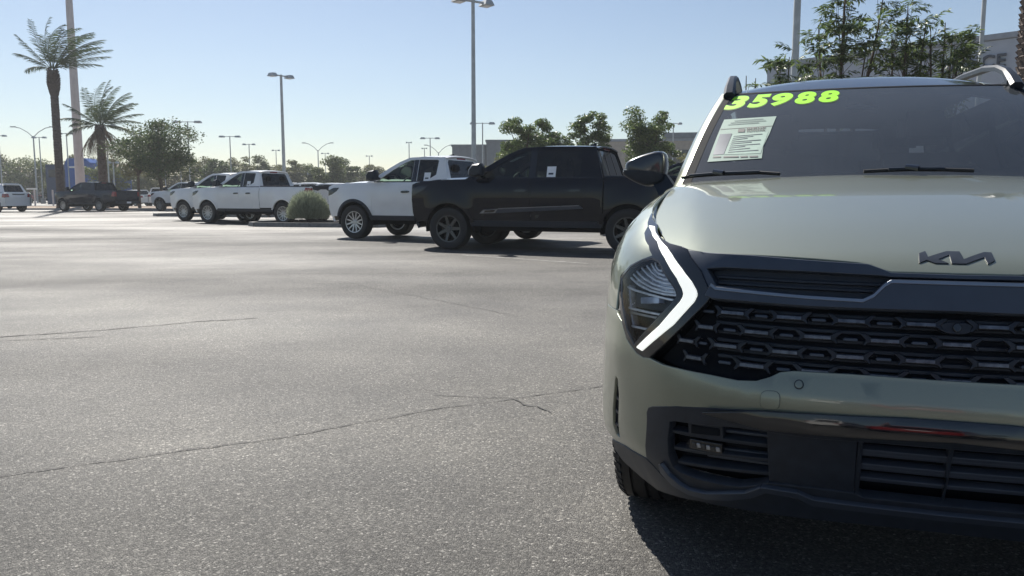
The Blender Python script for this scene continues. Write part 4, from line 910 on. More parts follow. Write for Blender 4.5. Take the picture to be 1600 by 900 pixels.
# ------------------------------------------------------------------ lamps and poles
def lamp(label, x, y, h, span=2.9, rz=0., m='grey_pole', base=True, rad=.075, group='double headed car park lamps', heads=2):
    t = thing('car_park_lamp', label, 'lamp post', (x, y, 0), rz, group)
    MB().tube([(0, 0, 0), (0, 0, h)], [rad * 1.25, rad * .8], 10).build('pole', m, t)
    if base: MB().lathe([(.001, 0), (.3, 0), (.3, .7), (.27, .75), (.001, .75)], 16, 'z').build('base', 'concrete', t)
    hs = (-1, 1) if heads == 2 else (-1,)
    MB().box(-span * .30 if -1 in hs else -.05, span * .30 if heads == 2 else .05, -.04, .04, h - .10, h - .03).build('arm', m, t)
    for sg in hs:
        x0, x1 = sorted((sg * span * .24, sg * span * .5))
        hd = MB().hexa([(x0, -.26, h - .16), (x1, -.26, h - .16), (x1, .26, h - .16), (x0, .26, h - .16)], [(x0 + .1, -.20, h + .04), (x1 - .1, -.20, h + .04), (x1 - .1, .20, h + .04), (x0 + .1, .20, h + .04)]).build('lamp_head', m, t, False)
        MB().box(x0 + .06, x1 - .06, -.2, .2, h - .185, h - .162).build('lens', 'alloy', hd)
    return t
lamp('tall lamp post rising behind the black pickup, its heads at the top edge', -1.52, 32, 8.65, 1.7, R(35), 'grey_pole', True, .085)
lamp('grey lamp post with angled heads behind the white pickup by the bush', -14.78, 52, 8.75, 1.8, R(55), 'grey_pole', True, .10)
for lb, x, y, h, sp in (('lamp post above the right side of the spreading tree', -34.16, 85, 8.85, 2.95), ('lamp post second to the right of the spreading tree', -36.78, 105, 8.8, 2.8),
                        ('small lamp post third to the right of the spreading tree', -39.22, 120, 8.75, 1.9), ('small lamp post left beside the dark pole of the white pickup', -41.1, 140, 9.0, 1.4),
                        ('tiny lamp post just right of the two armed street light over the bush', -34.87, 150, 9.0, 1.5), ('tiny lamp post over the low roofs left of the front white pickup', -28.4, 160, 9.0, 1.4),
                        ('slim single lamp post above the front white pickup cab', -15.1, 118, 8.9, .9), ('lamp post right above the front white pickup cab', -10.98, 108, 8.8, 2.65),
                        ('tiny lamp post close left of the one above the white pickup cab', -14.7, 135, 9.05, 1.0), ('lamp post in front of the grey clad building', -3.14, 86, 8.8, 2.7),
                        ('lamp post left of the tall palm trunk', -63.4, 108, 8.9, 1.9), ('lamp post between the tall palm and the pale pole', -55.3, 100, 8.8, 2.3),
                        ('lamp post behind the second palm trunk', -45.3, 90, 8.9, 2.2), ('lamp post peeking out right of the round tree behind the black pickup', 17.6, 88, 8.95, 1.9)):
    lamp(lb, x, y, h, sp)
lamp('low pale lamp with two stubby heads beside the second palm', -47.2, 95, 5.05, 1.25, 0, 'galvanised', False, .09)
lamp('lamp post at the far left picture edge above the white SUV', -66.9, 105, 8.9, 2., 0)
for k, (x, y, h, sp) in enumerate(((-42.4, 98, 5.2, 1.1), (-40.9, 99, 5.0, 1.1))):
    lamp(('short pole among trees left of the spreading tree lamp', 'short pole among trees close behind the spreading tree')[k], x, y, h, sp, 0, 'galvanised', False, .06)
def street_light(label, x, y, h, span):
    t = thing('street_light', label, 'street light', (x, y, 0), 0, 'two armed street lights')
    MB().tube([(0, 0, 0), (0, 0, h)], [.14, .09], 8).build('pole', 'galvanised', t)
    for sg in (-1, 1):
        a = MB().tube([(0, 0, h - .2), (sg * span * .12, 0, h + .55), (sg * span * .28, 0, h + 1.15), (sg * span * .42, 0, h + 1.35)], .055, 6).build('arm', 'galvanised', t)
        MB().box(min(sg * span * .38, sg * span * .5), max(sg * span * .38, sg * span * .5), -.16, .16, h + 1.28, h + 1.42, .03).build('lamp_head', 'galvanised', a)
street_light('two armed street light left of the tall palm', -71.3, 120, 9.9, 6.6)
street_light('two armed street light above the bush', -36.2, 150, 9.5, 5.9)
street_light('two armed street light left of the grey clad building', -13.7, 150, 9.1, 5.4)
t = thing('flagpole', 'massive pale tapering pole between the two palms', 'pole', (-37.75, 70, 0), 0)
MB().tube([(0, 0, 0), (0, 0, 37)], [.40, .13], 20).build('shaft', 'pale_pole', t); MB().lathe([(.001, 0), (.9, 0), (.9, .35), (.55, .42), (.001, .42)], 20, 'z').build('base', 'concrete', t)
for k, z in enumerate((16.6, 17.2)): MB().lathe([(.26, 0), (.262, .12), (.24, .12), (.24, 0)], 20, 'z', (0, 0, z), True).build('band', 'grey_pole', t)
t = thing('plain_pole', 'thick grey pole behind the leafy trees, left of the two at right', 'pole', (8.69, 25, 0), 0); MB().tube([(0, 0, 0), (0, 0, 9.2)], [.12, .10], 12).build('shaft', 'grey_pole', t); MB().lathe([(.001, 0), (.3, 0), (.3, .7), (.001, .7)], 14, 'z').build('base', 'concrete', t)
t = thing('plain_pole', 'slim pale pole in front of the building lettering', 'pole', (17.25, 30, 0), 0); MB().tube([(0, 0, 0), (0, 0, 9.6)], [.09, .075], 12).build('shaft', 'grey_pole', t); MB().lathe([(.001, 0), (.3, 0), (.3, .7), (.001, .7)], 14, 'z').build('base', 'concrete', t)
for k, (x, y) in enumerate(((-47.2, 79), (-45.4, 79))):
    t = thing('marker_post', ('pale marker post in front of the red car', 'pale marker post beside the tall palm foot')[k], 'post', (x, y, .1), 0)
    MB().box(-.07, .07, -.05, .05, 0, 1.55, .01).build('post', 'pale_pole', t)
    if k == 0: MB().box(-.75, .30, -.06, .06, 1.56, 1.72, .01).build('bar', 'white_paint', t)

# ------------------------------------------------------------------ planting beds
def bed(name, pts, hk=.15, top='gravel', kerb='concrete', stone=1.0):
    base = MB().prism([(x, y, 0) for x, y in pts], (0, 0, hk - .05)).build(name, top, None, False); tag(base, kind='structure')
    n = len(pts); w = .15; cx = sum(p[0] for p in pts) / n; cy = sum(p[1] for p in pts) / n
    for i in range(n):
        a, b_ = Vector(pts[i]), Vector(pts[(i + 1) % n]); d = b_ - a; L = d.length; d.normalize(); nn = Vector((-d.y, d.x))
        if nn.dot(Vector((cx, cy)) - a) > 0: nn = -nn
        k = max(1, round(L / stone))
        for j in range(k):
            p = a + d * (L * j / k + .006); q = a + d * (L * (j + 1) / k - .006); o = nn * w
            MB().hexa([(p.x, p.y, 0), (q.x, q.y, 0), (q.x + o.x, q.y + o.y, 0), (p.x + o.x, p.y + o.y, 0)], [(p.x, p.y, hk), (q.x, q.y, hk), (q.x + o.x * .85, q.y + o.y * .85, hk), (p.x + o.x * .85, p.y + o.y * .85, hk)]).build('kerb_stone', kerb, base, False)
    return base
bed('planting_bed', [(-9.1, 27.9), (-8.8, 27.45), (-6.8, 27.0), (-4.6, 26.6), (-4.0, 28.0), (-8.2, 30.6), (-9.0, 29.2)], .15, 'gravel', 'dark_kerb', 1.2)
bed('planting_bed', [(-18.6, 41.6), (-18.2, 41.1), (-15.5, 40.4), (-12, 39.2), (-11.4, 41), (-17.6, 44)], .15, 'gravel', 'dark_kerb', 1.3)
bed('planting_bed', [(-62, 66), (-44, 60.4), (-36.5, 60.2), (-31, 60.0), (-25, 58.5), (-22, 62), (-30, 74), (-62, 78)], .13, 'gravel', 'concrete', 3.)
bed('planting_bed', [(-4, 36), (8, 34), (24, 30), (26, 36), (6, 46), (-4, 46)], .15, 'gravel', 'dark_kerb', 3.)
bed('planting_bed', [(4, 16.0), (11, 14.2), (12.5, 17), (5, 19.5)], .15, 'gravel', 'dark_kerb', 1.5)

# ------------------------------------------------------------------ plants
def leaf_mesh(name, centers, radii, counts, size, up=0., flat=.6, aspect=.45):
    cs = np.repeat(np.array(centers), counts, axis=0); rs = np.repeat(np.array(radii), counts)
    n = len(cs); p = rng.normal(size=(n, 3)); p /= np.linalg.norm(p, axis=1)[:, None]
    p = cs + p * (rs * rng.random(n) ** .45)[:, None] * np.array([1, 1, flat])
    d = rng.normal(size=(n, 3)); d[:, 2] = d[:, 2] * .7 + up; d /= np.linalg.norm(d, axis=1)[:, None]
    e = np.cross(d, rng.normal(size=(n, 3))); e /= np.linalg.norm(e, axis=1)[:, None]
    L = (size * rng.uniform(.6, 1.3, n))[:, None]; W = L * aspect
    v = np.stack([p - d * L * .5, p + e * W * .5, p + d * L * .5, p - e * W * .5], 1).reshape(-1, 3)
    me = bpy.data.meshes.new(name); me.vertices.add(4 * n); me.vertices.foreach_set('co', v.ravel())
    me.loops.add(4 * n); me.loops.foreach_set('vertex_index', np.arange(4 * n)); me.polygons.add(n)
    me.polygons.foreach_set('loop_start', np.arange(0, 4 * n, 4)); me.polygons.foreach_set('loop_total', np.full(n, 4)); me.update(calc_edges=True)
    return me
def tree(name, label, x, y, w, top, bottom, n_clump, n_leaf, size, m='leaf_green', trunk=.12, group=None, cat='tree', lobes=None, lean=0., z0=0.):
    t = thing(name, label, cat, (x, y, z0), 0, group)
    hz = (top - bottom) / 2; cz = (top + bottom) / 2; cs = []; rs = []
    for k in range(n_clump):
        for _ in range(40):
            p = rng.uniform(-1, 1, 3)
            if .2 < np.linalg.norm(p) < .96: break
        lob = 1.
        if lobes: a = math.atan2(p[2], p[0]); lob = 1 + lobes * math.sin(3 * a + x) * .5 + lobes * .5 * math.sin(5 * a + y)
        q = (p[0] * w * .43 * lob + lean * (p[2] + 1) * .5, p[1] * w * .38 * lob, cz + p[2] * hz * .86 * lob); cs.append(q); rs.append(w * rng.uniform(.09, .18))
    cnt = rng.integers(int(n_leaf * .5), int(n_leaf * 1.5), n_clump)
    link('crown', leaf_mesh('crown', cs, rs, cnt, size), m, t)
    b = MB(); fork = bottom + hz * .35
    b.tube([(0, 0, 0), (.05 * w * rng.uniform(-1, 1), 0, bottom * .6), (lean * .2, 0, fork)], [trunk * 1.25, trunk, trunk * .8], 8)
    for q in cs[::max(1, n_clump // 14)]:
        mid = ((q[0] + lean * .2) * .45, q[1] * .45, fork + (q[2] - fork) * .5 + .05 * w); b.tube([(lean * .2, 0, fork - .1), mid, q], [trunk * .5, trunk * .3, trunk * .1], 5, False)
    b.build('trunk', 'bark', t)
    return t
tree('shade_tree', 'broad spreading dark green tree between the palms and the far white pickups', -26.9, 61, 6.6, 7.1, 1.9, 95, 180, .19, 'leaf_dark', .16, lobes=.35)
tree('shade_tree', 'sparse olive tree leaning behind the second palm', -30.8, 66, 4.2, 6.6, 2.0, 26, 110, .2, 'leaf_olive', .12, lobes=.4)
G_ = 'trees along the far street'
far = [(3, 44, 240, 130, 'leaf_olive'), (52, 74, 246, 125, 'leaf_green'), (28, 30, 258, 150, 'leaf_dark'), (140, 62, 238, 105, 'leaf_olive'), (178, 56, 236, 100, 'leaf_green'), (318, 54, 240, 110, 'leaf_olive'), (345, 50, 244, 106, 'leaf_dark'),
       (376, 54, 240, 116, 'leaf_olive'), (405, 46, 242, 120, 'leaf_green'), (428, 40, 250, 126, 'leaf_olive'), (455, 46, 245, 120, 'leaf_olive'), (480, 46, 247, 124, 'leaf_green'), (519, 44, 240, 96, 'leaf_green'), (543, 40, 250, 112, 'leaf_dark'),
       (586, 44, 257, 130, 'leaf_olive'), (612, 40, 266, 150, 'leaf_green'), (655, 60, 262, 150, 'leaf_olive'), (700, 40, 258, 140, 'leaf_dark'), (784, 44, 232, 95, 'leaf_olive'), (-40, 80, 240, 130, 'leaf_green'), (268, 60, 236, 112, 'leaf_olive'), (225, 60, 240, 118, 'leaf_green')]
nm = {'leaf_olive': 'olive', 'leaf_green': 'mid green', 'leaf_dark': 'dark green'}
spots_ = {3: 'behind the white SUV at the left edge', 52: 'left of the tall palm trunk', 28: 'peeking over the low stucco house', 140: 'between the pale pole and the second palm', 178: 'right of the second palm trunk', 318: 'just right of the spreading tree', 345: 'under the second lamp right of the spreading tree', 376: 'right above the rear white pickup cab', 405: 'above the cab of the white pickup by the bush', 428: 'at the angled lamp post', 455: 'right of the angled lamp post', 480: 'left of the street light over the bush', 519: 'pointed, right of the street light over the bush', 543: 'low, beside the pointed far tree', 586: 'low, left of the front white pickup bonnet', 612: 'behind the front white pickup windscreen', 655: 'hidden behind the front white pickup roof', 700: 'behind the rear edge of the front white pickup', 784: 'in front of the grey clad building', -40: 'outside the left edge', 268: 'behind the spreading tree', 225: 'left behind the spreading tree'}
for u, wpx, v, D, m in far:
    top = 1.055 + (306 - v) / 1240 * D; w = wpx / 1240 * D * 1.45
    tree('far_tree', '%s far tree %s' % (nm[m], spots_[u]), (u - 800) / 1240 * D, D, w, top, top * .08, 54, 150, .30 * D / 110, m, .13, G_, lobes=.15)
tree('round_tree', 'bushy green tree behind the black pickup cab roof, left of the gap', .70, 41, 3.1, 5.4, 1.2, 66, 250, .135, 'leaf_glossy', .1, 'trees behind the black pickup', lobes=.22)
tree('round_tree', 'low leafy tree in the dip between two taller ones behind the black pickup', 2.1, 42, 3.0, 4.75, 1.1, 60, 240, .135, 'leaf_glossy', .1, 'trees behind the black pickup', lobes=.2)
tree('round_tree', 'loose pointed tree behind the rear of the black pickup', 3.85, 40, 2.7, 5.75, 1.3, 60, 220, .135, 'leaf_glossy', .1, 'trees behind the black pickup', lobes=.3)
tree('round_tree', 'dense rounded tree between the black pickup and the sage SUV', 6.95, 40, 3.1, 5.8, 1.1, 76, 270, .13, 'leaf_glossy', .1, 'trees behind the black pickup', lobes=.2)
tree('low_shrub', 'pale olive shrub right of the rounded tree, by the sage SUV pillar', 9.0, 41, 2.4, 3.3, .6, 22, 100, .13, 'leaf_olive', .06, cat='shrub', lobes=.3)
tree('low_shrub', 'olive shrub left of the rounded tree by the beige building', 5.4, 42, 2.2, 3.4, .6, 20, 90, .13, 'leaf_olive', .06, cat='shrub', lobes=.3)
# the round grey bush
t = thing('round_bush', 'round grey green bush on the kerbed island beside a white pickup', 'bush', (-7.2, 28.2, .1), 0)
n = 15000; a = rng.uniform(0, 2 * math.pi, n); zz = rng.uniform(-.15, 1, n); rr = np.sqrt(np.clip(1 - zz ** 2, 0, 1)); k = rng.uniform(.55, 1.04, n) ** .6
base = np.stack([rr * np.cos(a) * .66 * k, rr * np.sin(a) * .60 * k, .10 + .15 + zz * .76 * k], 1); dirv = np.stack([rr * np.cos(a) * .75, rr * np.sin(a) * .75, np.abs(zz) * .7 + .75], 1) + rng.normal(size=(n, 3)) * .25
dirv /= np.linalg.norm(dirv, axis=1)[:, None]; e = np.cross(dirv, rng.normal(size=(n, 3))); e /= np.linalg.norm(e, axis=1)[:, None]
L = rng.uniform(.07, .21, n)[:, None]; w = .009
v = np.stack([base - e * w, base + e * w, base + dirv * L + e * w * .3, base + dirv * L - e * w * .3], 1).reshape(-1, 3)
me = bpy.data.meshes.new('foliage'); me.from_pydata(v.tolist(), [], np.arange(4 * n).reshape(n, 4).tolist()); me.update(); link('foliage', me, 'leaf_sage', t)
b = MB()
for k in range(26):
    a_ = k * 2.4; r_ = .5 * math.sqrt((k + .5) / 26); b.tube([(0, 0, 0), (r_ * .5 * math.cos(a_), r_ * .5 * math.sin(a_), .35), (r_ * math.cos(a_), r_ * math.sin(a_), .8 - r_ * .5)], [.02, .014, .006], 4, False)
b.build('stems', 'bark', t)

# palms
def frond(az, el, length, wind, droop, m='leaf_palm', parent=None, n=27, ll=.74, name='frond'):
    p = Vector((math.cos(az) * .12, math.sin(az) * .12, 0)); d = Vector((math.cos(az) * math.cos(el), math.sin(az) * math.cos(el), math.sin(el)))
    W = Vector(wind); st_ = length / n; b = MB(); P = [p.copy()]; T = [d.copy()]
    for i in range(n):
        f = (i / n) ** 1.3; d = (d + W * .15 * f + Vector((0, 0, -1.0 * droop * (.25 + f) - .030 * f * f))).normalized(); p = p + d * st_; P.append(p.copy()); T.append(d.copy())
    b.tube(P[::3], [.03 * (1 - .85 * k / max(1, len(P[::3]) - 1)) for k in range(len(P[::3]))], 4, False)
    for i in range(int(n * .16), n + 1):
        f = i / n; l = ll * (math.sin(math.pi * min(1, .12 + f * .80)) ** .7) * random.uniform(.85, 1.1)
        sd_ = T[i].cross(Vector((0, 0, 1)));
        if sd_.length < .05: sd_ = Vector((1, 0, 0))
        sd_.normalize(); up = sd_.cross(T[i])
        for sg in (-1, 1):
            for h_ in ((0, .5) if m != 'dead_frond' else (0,)):
                dd = (sd_ * sg * .8 + T[i] * .62 + up * random.uniform(-.1, .25) + W * .30 + Vector((0, 0, -.42)) + Vector((random.uniform(-.12, .12), random.uniform(-.12, .12), random.uniform(-.12, .12)))).normalized()
                q = P[i] - T[i] * st_ * h_; w_ = T[i] * .019 + up * .009
                e1 = q + dd * l * .5; e2 = q + dd * l + Vector((0, 0, -.10 * l))
                b.add([q - w_ * .5, q + w_ * .5, e1 + w_, e1 - w_, e2], [(0, 1, 2, 3), (3, 2, 4)])
    return b.build(name, m, parent, False)
def palm(label, x, y, z0, h, r0, r1, boot, fr, wind, dead=0, group=None, rzs=(0, 0)):
    t = thing('palm_tree', label, 'palm tree', (x, y, z0), 0, group); b = MB()
    prof = []; n = int((h - boot) / .22)
    for i in range(n): z = (h - boot) * i / n; r = r0 * 1.25 - (r0 * 1.25 - r0) * min(1, z / 1.2) + (r1 - r0) * z / h; prof += [(r * 1.05, z), (r * .96, z + .15)]
    b.lathe(prof + [(r1, h - boot)], 14, 'z')
    for v_ in range(len(b.v)): q = b.v[v_]; k = random.uniform(.97, 1.03); b.v[v_] = (q[0] * k, q[1] * k, q[2])
    b.build('trunk', 'palm_bark', t, False)
    bt = MB(); rows = max(3, int(boot / .16))
    for i in range(rows):
        z = h - boot + boot * i / rows; rb = r1 + (.20 if boot > 1 else .10) * math.sin(math.pi * min(1, (i + 1) / rows * .85))
        for k in range(11):
            a = 2 * math.pi * (k + .5 * (i % 2)) / 11; c, s_ = math.cos(a), math.sin(a); w = .09
            q = [(rb * .75 * c - s_ * s * w, rb * .75 * s_ + c * s * w, z - .12) for s in (-1, 1)] ; q2 = [(rb * 1.08 * c - s_ * s * w * .6, rb * 1.08 * s_ + c * s * w * .6, z + .16 + random.uniform(-.03, .06)) for s in (1, -1)]
            q3 = [(rb * .7 * c, rb * .7 * s_, z + .14)]
            bt.add(q + q2 + q3, [(0, 1, 2, 3), (0, 3, 4), (1, 4, 2), (3, 2, 4)])
    bt.build('leaf_bases', 'palm_bark', t, False)
    for az, el, L, w_, dr in fr:
        f = frond(R(az), R(el), L, wind if w_ is None else w_, dr, 'leaf_palm', t); f.location = (0, 0, h)
    for k in range(dead):
        f = frond(R(360 * k / dead + random.uniform(-9, 9)), R(random.uniform(-62, -12)), random.uniform(2.0, 2.9), (0, 0, 0), .16, 'dead_frond', t, 20, .50, 'dead_frond'); f.location = (0, 0, h - .1 - .25 * (k % 3))
    return t
random.seed(5)
f1 = [(178, 30, 3.0, (.0, 0, 0), .012), (185, 46, 3.4, (.06, 0, .1), .004), (170, 62, 4.0, (.12, 0, .2), .0), (165, 74, 4.0, (.5, 0, .2), .004), (120, 78, 3.8, None, .008), (240, 82, 3.8, None, .010), (330, 74, 4.0, None, .010), (20, 66, 4.2, None, .010), (345, 55, 4.3, None, .010), (12, 48, 4.4, None, .008), (352, 40, 4.4, None, .006), (25, 34, 4.4, None, .008), (335, 28, 4.4, None, .008), (5, 22, 4.2, None, .010), (50, 45, 4.0, None, .012), (310, 48, 4.0, None, .012), (280, 60, 3.8, None, .014), (350, 10, 3.9, (.5, 0, .0), .010), (30, 62, 3.9, None, .005), (182, 16, 2.0, (.2, 0, 0), .05)]
palm('tall palm with wind swept fronds and a thick brown boot below its crown', -35.0, 62, .08, 10.6, .30, .27, 2.0, f1, (1.0, .1, .15))
f2 = [(185, 38, 3.1, (.1, 0, 0), .012), (170, 15, 2.6, (0, 0, 0), .03), (160, 60, 3.4, (.2, 0, .1), .006), (120, 75, 3.6, None, .004), (240, 78, 3.7, None, .004), (90, 84, 3.8, (.4, 0, .2), 0), (330, 76, 3.7, None, .006), (20, 66, 3.6, None, .006), (350, 56, 3.6, None, .008), (10, 46, 3.4, None, .010), (340, 36, 3.3, None, .014), (30, 30, 3.3, None, .018), (0, 18, 3.2, (.4, 0, 0), .026), (60, 50, 3.3, None, .012), (300, 52, 3.3, None, .012), (270, 35, 3., None, .02), (200, 22, 2.9, (0, 0, 0), .028), (100, 40, 3., None, .02), (190, 0, 2.6, (0, 0, 0), .04), (350, 2, 2.8, (.2, 0, 0), .04), (40, 5, 2.7, (.1, 0, 0), .04)]
palm('shorter palm with a skirt of hanging brown fronds', -33.7, 66, .08, 6.7, .34, .32, .8, f2, (.7, .05, .15), 44)
f3 = [(a * 24, 50 + 15 * (a % 3), 2.6, (.5, 0, .1), .012) for a in range(15)]
palm('palm trunk rough with leaf scars at the right picture edge', 16.62, 26, .0, 9.9, .40, .38, .8, f3, (.6, 0, .1))
pr = bpy.data.objects[[o.name for o in bpy.data.objects if o.name.startswith('palm_tree')][-1]]
sc_ = MB().add([(.20, -.075, -.02), (.20, .075, -.02), (.285, .055, .13), (.285, -.055, .13), (.21, 0, .17)], [(0, 1, 2, 3), (0, 3, 4), (1, 4, 2), (3, 2, 4)]).mesh('leaf_scar', False)
for i in range(30):
    for k in range(9):
        o = link('leaf_scar', sc_, 'palm_bark', pr); o.scale = (1.68, 1.68, 1.5); o.location = (0, 0, 3.4 + i * .19); o.rotation_euler = (random.uniform(-.06, .06), random.uniform(-.1, .1), 2 * math.pi * (k + .5 * (i % 2)) / 9 + random.uniform(-.06, .06))
# leafy trees behind the sage SUV: sprays of long leaflets on bare stems
def spray_mesh(seed):
    r_ = random.Random(seed); b = MB(); n = 8; P = [Vector((0, 0, 0))]; d = Vector((1, 0, .35)).normalized()
    for i in range(n): d = (d + Vector((0, r_.uniform(-.05, .05), -.07))).normalized(); P.append(P[-1] + d * .048)
    b.tube(P, [.004] * 5 + [.003] * 4, 3, False)
    for i in range(1, n + 1):
        for sg in (-1, 1):
            dd = Vector((.62, sg * r_.uniform(.6, 1.0), r_.uniform(-.55, .25))).normalized(); l = r_.uniform(.17, .26) * (1 - .35 * abs(i / n - .5)); up = Vector((0, 0, 1)).cross(dd).normalized(); w = l * .14
            q = P[i]; m1 = q + dd * l * .45; e = q + dd * l + Vector((0, 0, -.03))
            b.add([q, m1 + up * w + Vector((0, 0, .006)), e, m1 - up * w + Vector((0, 0, .006)), m1 - Vector((0, 0, .004))], [(0, 1, 4), (1, 2, 4), (2, 3, 4), (3, 0, 4)])
    return b.mesh('leaf_spray', False)
SPR = [spray_mesh(k) for k in range(6)]
def leafy(label, x, y, stems, n, seed):
    r_ = random.Random(seed); t = thing('leafy_tree', label, 'tree', (x, y, .1), 0, 'leafy trees behind the sage SUV'); b = MB(); tips = []
    for (tx, ty, tz) in stems:
        P = [Vector((0, 0, 0)), Vector((tx * .35, ty * .35, tz * .4)), Vector((tx * .8, ty * .8, tz * .75)), Vector((tx, ty, tz))]; b.tube(P, [.05, .035, .022, .008], 6, False)
        for j in range(int(n / len(stems))):
            f = r_.uniform(.42, 1.) ** .75; k = min(2, int(f * 3)); q = P[k].lerp(P[k + 1], f * 3 - k)
            a = r_.uniform(0, 6.283); rad = r_.uniform(.05, .52) * (1.15 - f * .75); c = q + Vector((math.cos(a) * rad, math.sin(a) * rad, r_.uniform(-.05, .18)))
            if tips and j % 3: c = tips[-1][0] + Vector((r_.gauss(0, .13), r_.gauss(0, .13), r_.gauss(0, .12)))
            if rad > .15 and j % 2 == 0: b.tube([q - Vector((0, 0, .15)), c], [.010, .004], 3, False)
            tips.append((c, a))
    b.build('trunk', 'bark', t)
    for c, a in tips:
        o = link('leaf_spray', r_.choice(SPR), 'leaf_glossy', t); o.location = c; o.rotation_euler = (r_.uniform(-.5, .5), r_.uniform(-.7, .5), a + r_.uniform(-.5, .5)); s_ = r_.uniform(.6, .95); o.scale = (s_, s_, s_)
leafy('tallest leafy tree with stems reaching the top edge, by the thick grey pole', 6.85, 17, [(-.45, .1, 4.5), (.05, 0, 5.9), (.15, .3, 5.4), (.95, .2, 5.3), (-.1, -.3, 4.3), (.5, -.1, 4.1)], 200, 1)
leafy('leafy tree in the middle with curved upper sprays, right of the tallest one', 8.2, 17, [(-.30, 0, 4.3), (.05, .1, 4.95), (.40, 0, 4.6), (.2, .3, 4.2), (-.1, -.2, 3.9)], 135, 2)
leafy('leafy tree in front of the building left of the lettering', 9.05, 17, [(-.35, 0, 4.4), (.0, .1, 4.55), (.22, .2, 4.35), (.34, -.1, 4.1), (.15, -.2, 3.9)], 145, 3)
leafy('small leafy tree left of the thick grey pole', 5.7, 17, [(-.1, 0, 3.65), (.12, .1, 3.85), (.3, 0, 3.5)], 64, 4)
leafy('lowest leafy tree just showing by the sage SUV roof rail', 4.95, 17, [(-.05, 0, 3.45), (.15, 0, 3.4)], 22, 5)

# ------------------------------------------------------------------ buildings
def wall_box(name, label, x0, y0, x1, y1, depth, z1, m, cols, rows, cap='coping', group=None, inset=.02):
    """A long flat building; its front runs from (x0,y0) to (x1,y1), clad in panels."""
    d = Vector((x1 - x0, y1 - y0)); L = d.length; t = thing(name, label, 'building', (x0, y0, 0), math.atan2(d.y, d.x), group)
    MB().box(0, L, .06, depth, 0, z1).build('shell', m, t, False)
    pw = L / cols; ph = z1 / rows
    me = MB().box(inset / 2, pw - inset / 2, 0, .058, inset / 2, ph - inset / 2, .006).mesh('wall_panel', False)
    for i in range(cols):
        for j in range(rows): o = link('wall_panel', me, m, t); o.location = (i * pw, random.uniform(-.004, .004), j * ph)
    MB().box(-.12, L + .12, -.10, depth + .1, z1 + .002, z1 + .28, .02).build('parapet', cap, t)
    return t
sb = wall_box('service_building', 'pale grey panelled building with dark capital letters behind the leafy trees', 15.1, 48.2, 34.0, 28.4, 16, 8.55, 'panel_grey', 6, 4, 'coping', None, .05)
for k, ch in enumerate('ANCE'):
    me = text_mesh(ch, .86, .022, 0, .05); o = link('letter', me, None, sb); me.materials.clear(); me.materials.append(M['letter'])
    o.rotation_euler = (R(90), 0, 0); o.location = (10.12 + k * .66, -.05, 7.25)
    if ch == 'A': o.location.x -= .05
gb_ = wall_box('clad_building', 'low grey building with upright cladding left of the bushy trees', -8.2, 110, -3.6, 110, 30, 7.75, 'grey_cladding', 5, 1, 'grey_cladding', 'grey clad blocks', .06)
wall_box('clad_building', 'taller grey block stepping up beside the bushy trees', -3.5, 109.4, 3.5, 109.4, 30, 8.35, 'grey_cladding', 7, 1, 'grey_cladding', 'grey clad blocks', .06)
bb_ = wall_box('beige_building', 'beige flat building behind the rounded tree', 10.2, 92, 21.7, 90, 20, 7.2, 'beige_stucco', 4, 2, 'coping')
MB().box(6.9, 11.6, -.3, 20, 7.5, 8.1, .02).build('roof_band', 'grey_cladding', bb_)
MB().box(7, 11.4, -.05, 0, 4.6, 6.2).build('window', 'dark_window', bb_)
t = thing('blue_tower', 'blue entrance tower between the tall palm and the pale pole', 'building', (-56.6, 101.5, 0), 0, None, .68)
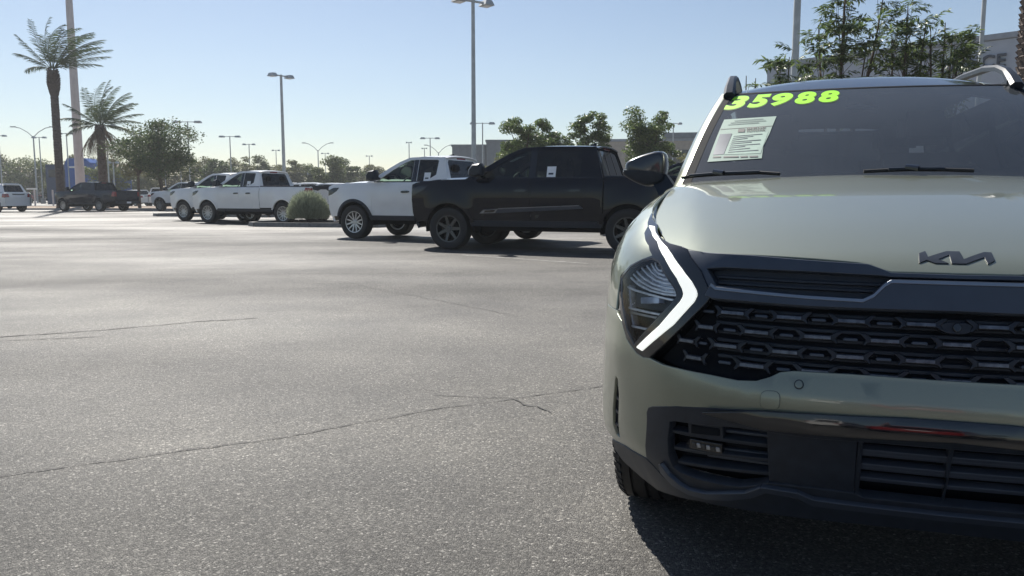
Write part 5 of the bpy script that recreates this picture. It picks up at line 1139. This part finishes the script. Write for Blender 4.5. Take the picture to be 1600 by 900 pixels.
MB().prism([(0, 0, 0), (0, 0, 7.6), (.5, 0, 8.5), (3.9, 0, 8.5), (4.7, 0, 7.7), (4.7, 0, 0), (3.0, 0, 0), (2.2, 0, 2.2), (1.2, 0, 3.2), (.8, 0, 0)], (0, 6, 0)).build('portal', 'blue_cladding', t, False)
MB().box(-4.2, -.02, 1, 6, 0, 7.4, .03).build('side_wing', 'blue_dark', t); MB().box(-3.6, -.4, .9, .98, 5.0, 6.4).build('window', 'dark_window', t)
MB().box(4.72, 9.5, 1, 6, 0, 6.2, .03).build('right_wing', 'blue_cladding', t); MB().box(.6, 3.9, -.06, 0, 6.7, 7.0).build('band', 'white_paint', t)
t = thing('stucco_house', 'low stucco building with a tan roof at the far left', 'building', (-121, 190, 0), 0)
MB().box(0, 30, 0, 12, 0, 6.3).build('wall', 'beige_stucco', t, False); MB().prism([(-.6, -.6, 6.302), (30.6, -.6, 6.302), (29, 6, 8.4), (1, 6, 8.4)], (0, 0, .25)).build('roof', 'tan_roof', t, False)
for k in range(6): w_ = MB().box(1.6 + k * 4.8, 4.6 + k * 4.8, -.06, 0, .6, 4.2).build('window', 'dark_window', t); MB().box(1.5 + k * 4.8, 4.7 + k * 4.8, -.9, -.07, 4.3, 4.75).build('awning', 'blue_dark', w_)
t = thing('stucco_house', 'long low far building behind the spreading tree', 'building', (-62, 160, 0), 0)
MB().box(0, 42, 0, 12, 0, 5.2).build('wall', 'beige_stucco', t, False); MB().box(-.3, 42.3, -.3, 12.3, 5.202, 5.7).build('roof', 'coping', t, False)
for k in range(7): MB().box(2 + k * 5.8, 5.6 + k * 5.8, -.06, 0, .5, 3.2).build('window', 'dark_window', t)

# ------------------------------------------------------------------ a thin veil of dusty air
HAZE = .0007
hm = bpy.data.materials.new('haze'); hm.use_nodes = True; hn = hm.node_tree.nodes; hn.clear()
pv = hn.new('ShaderNodeVolumePrincipled'); pv.inputs['Color'].default_value = (.88, .92, .96, 1); pv.inputs['Density'].default_value = HAZE; pv.inputs['Anisotropy'].default_value = .2
ho = hn.new('ShaderNodeOutputMaterial'); hm.node_tree.links.new(pv.outputs[0], ho.inputs['Volume'])
hz = MB().box(-160, 160, -25, 240, -1, 40).build('haze', hm, None, False); tag(hz, kind='stuff')
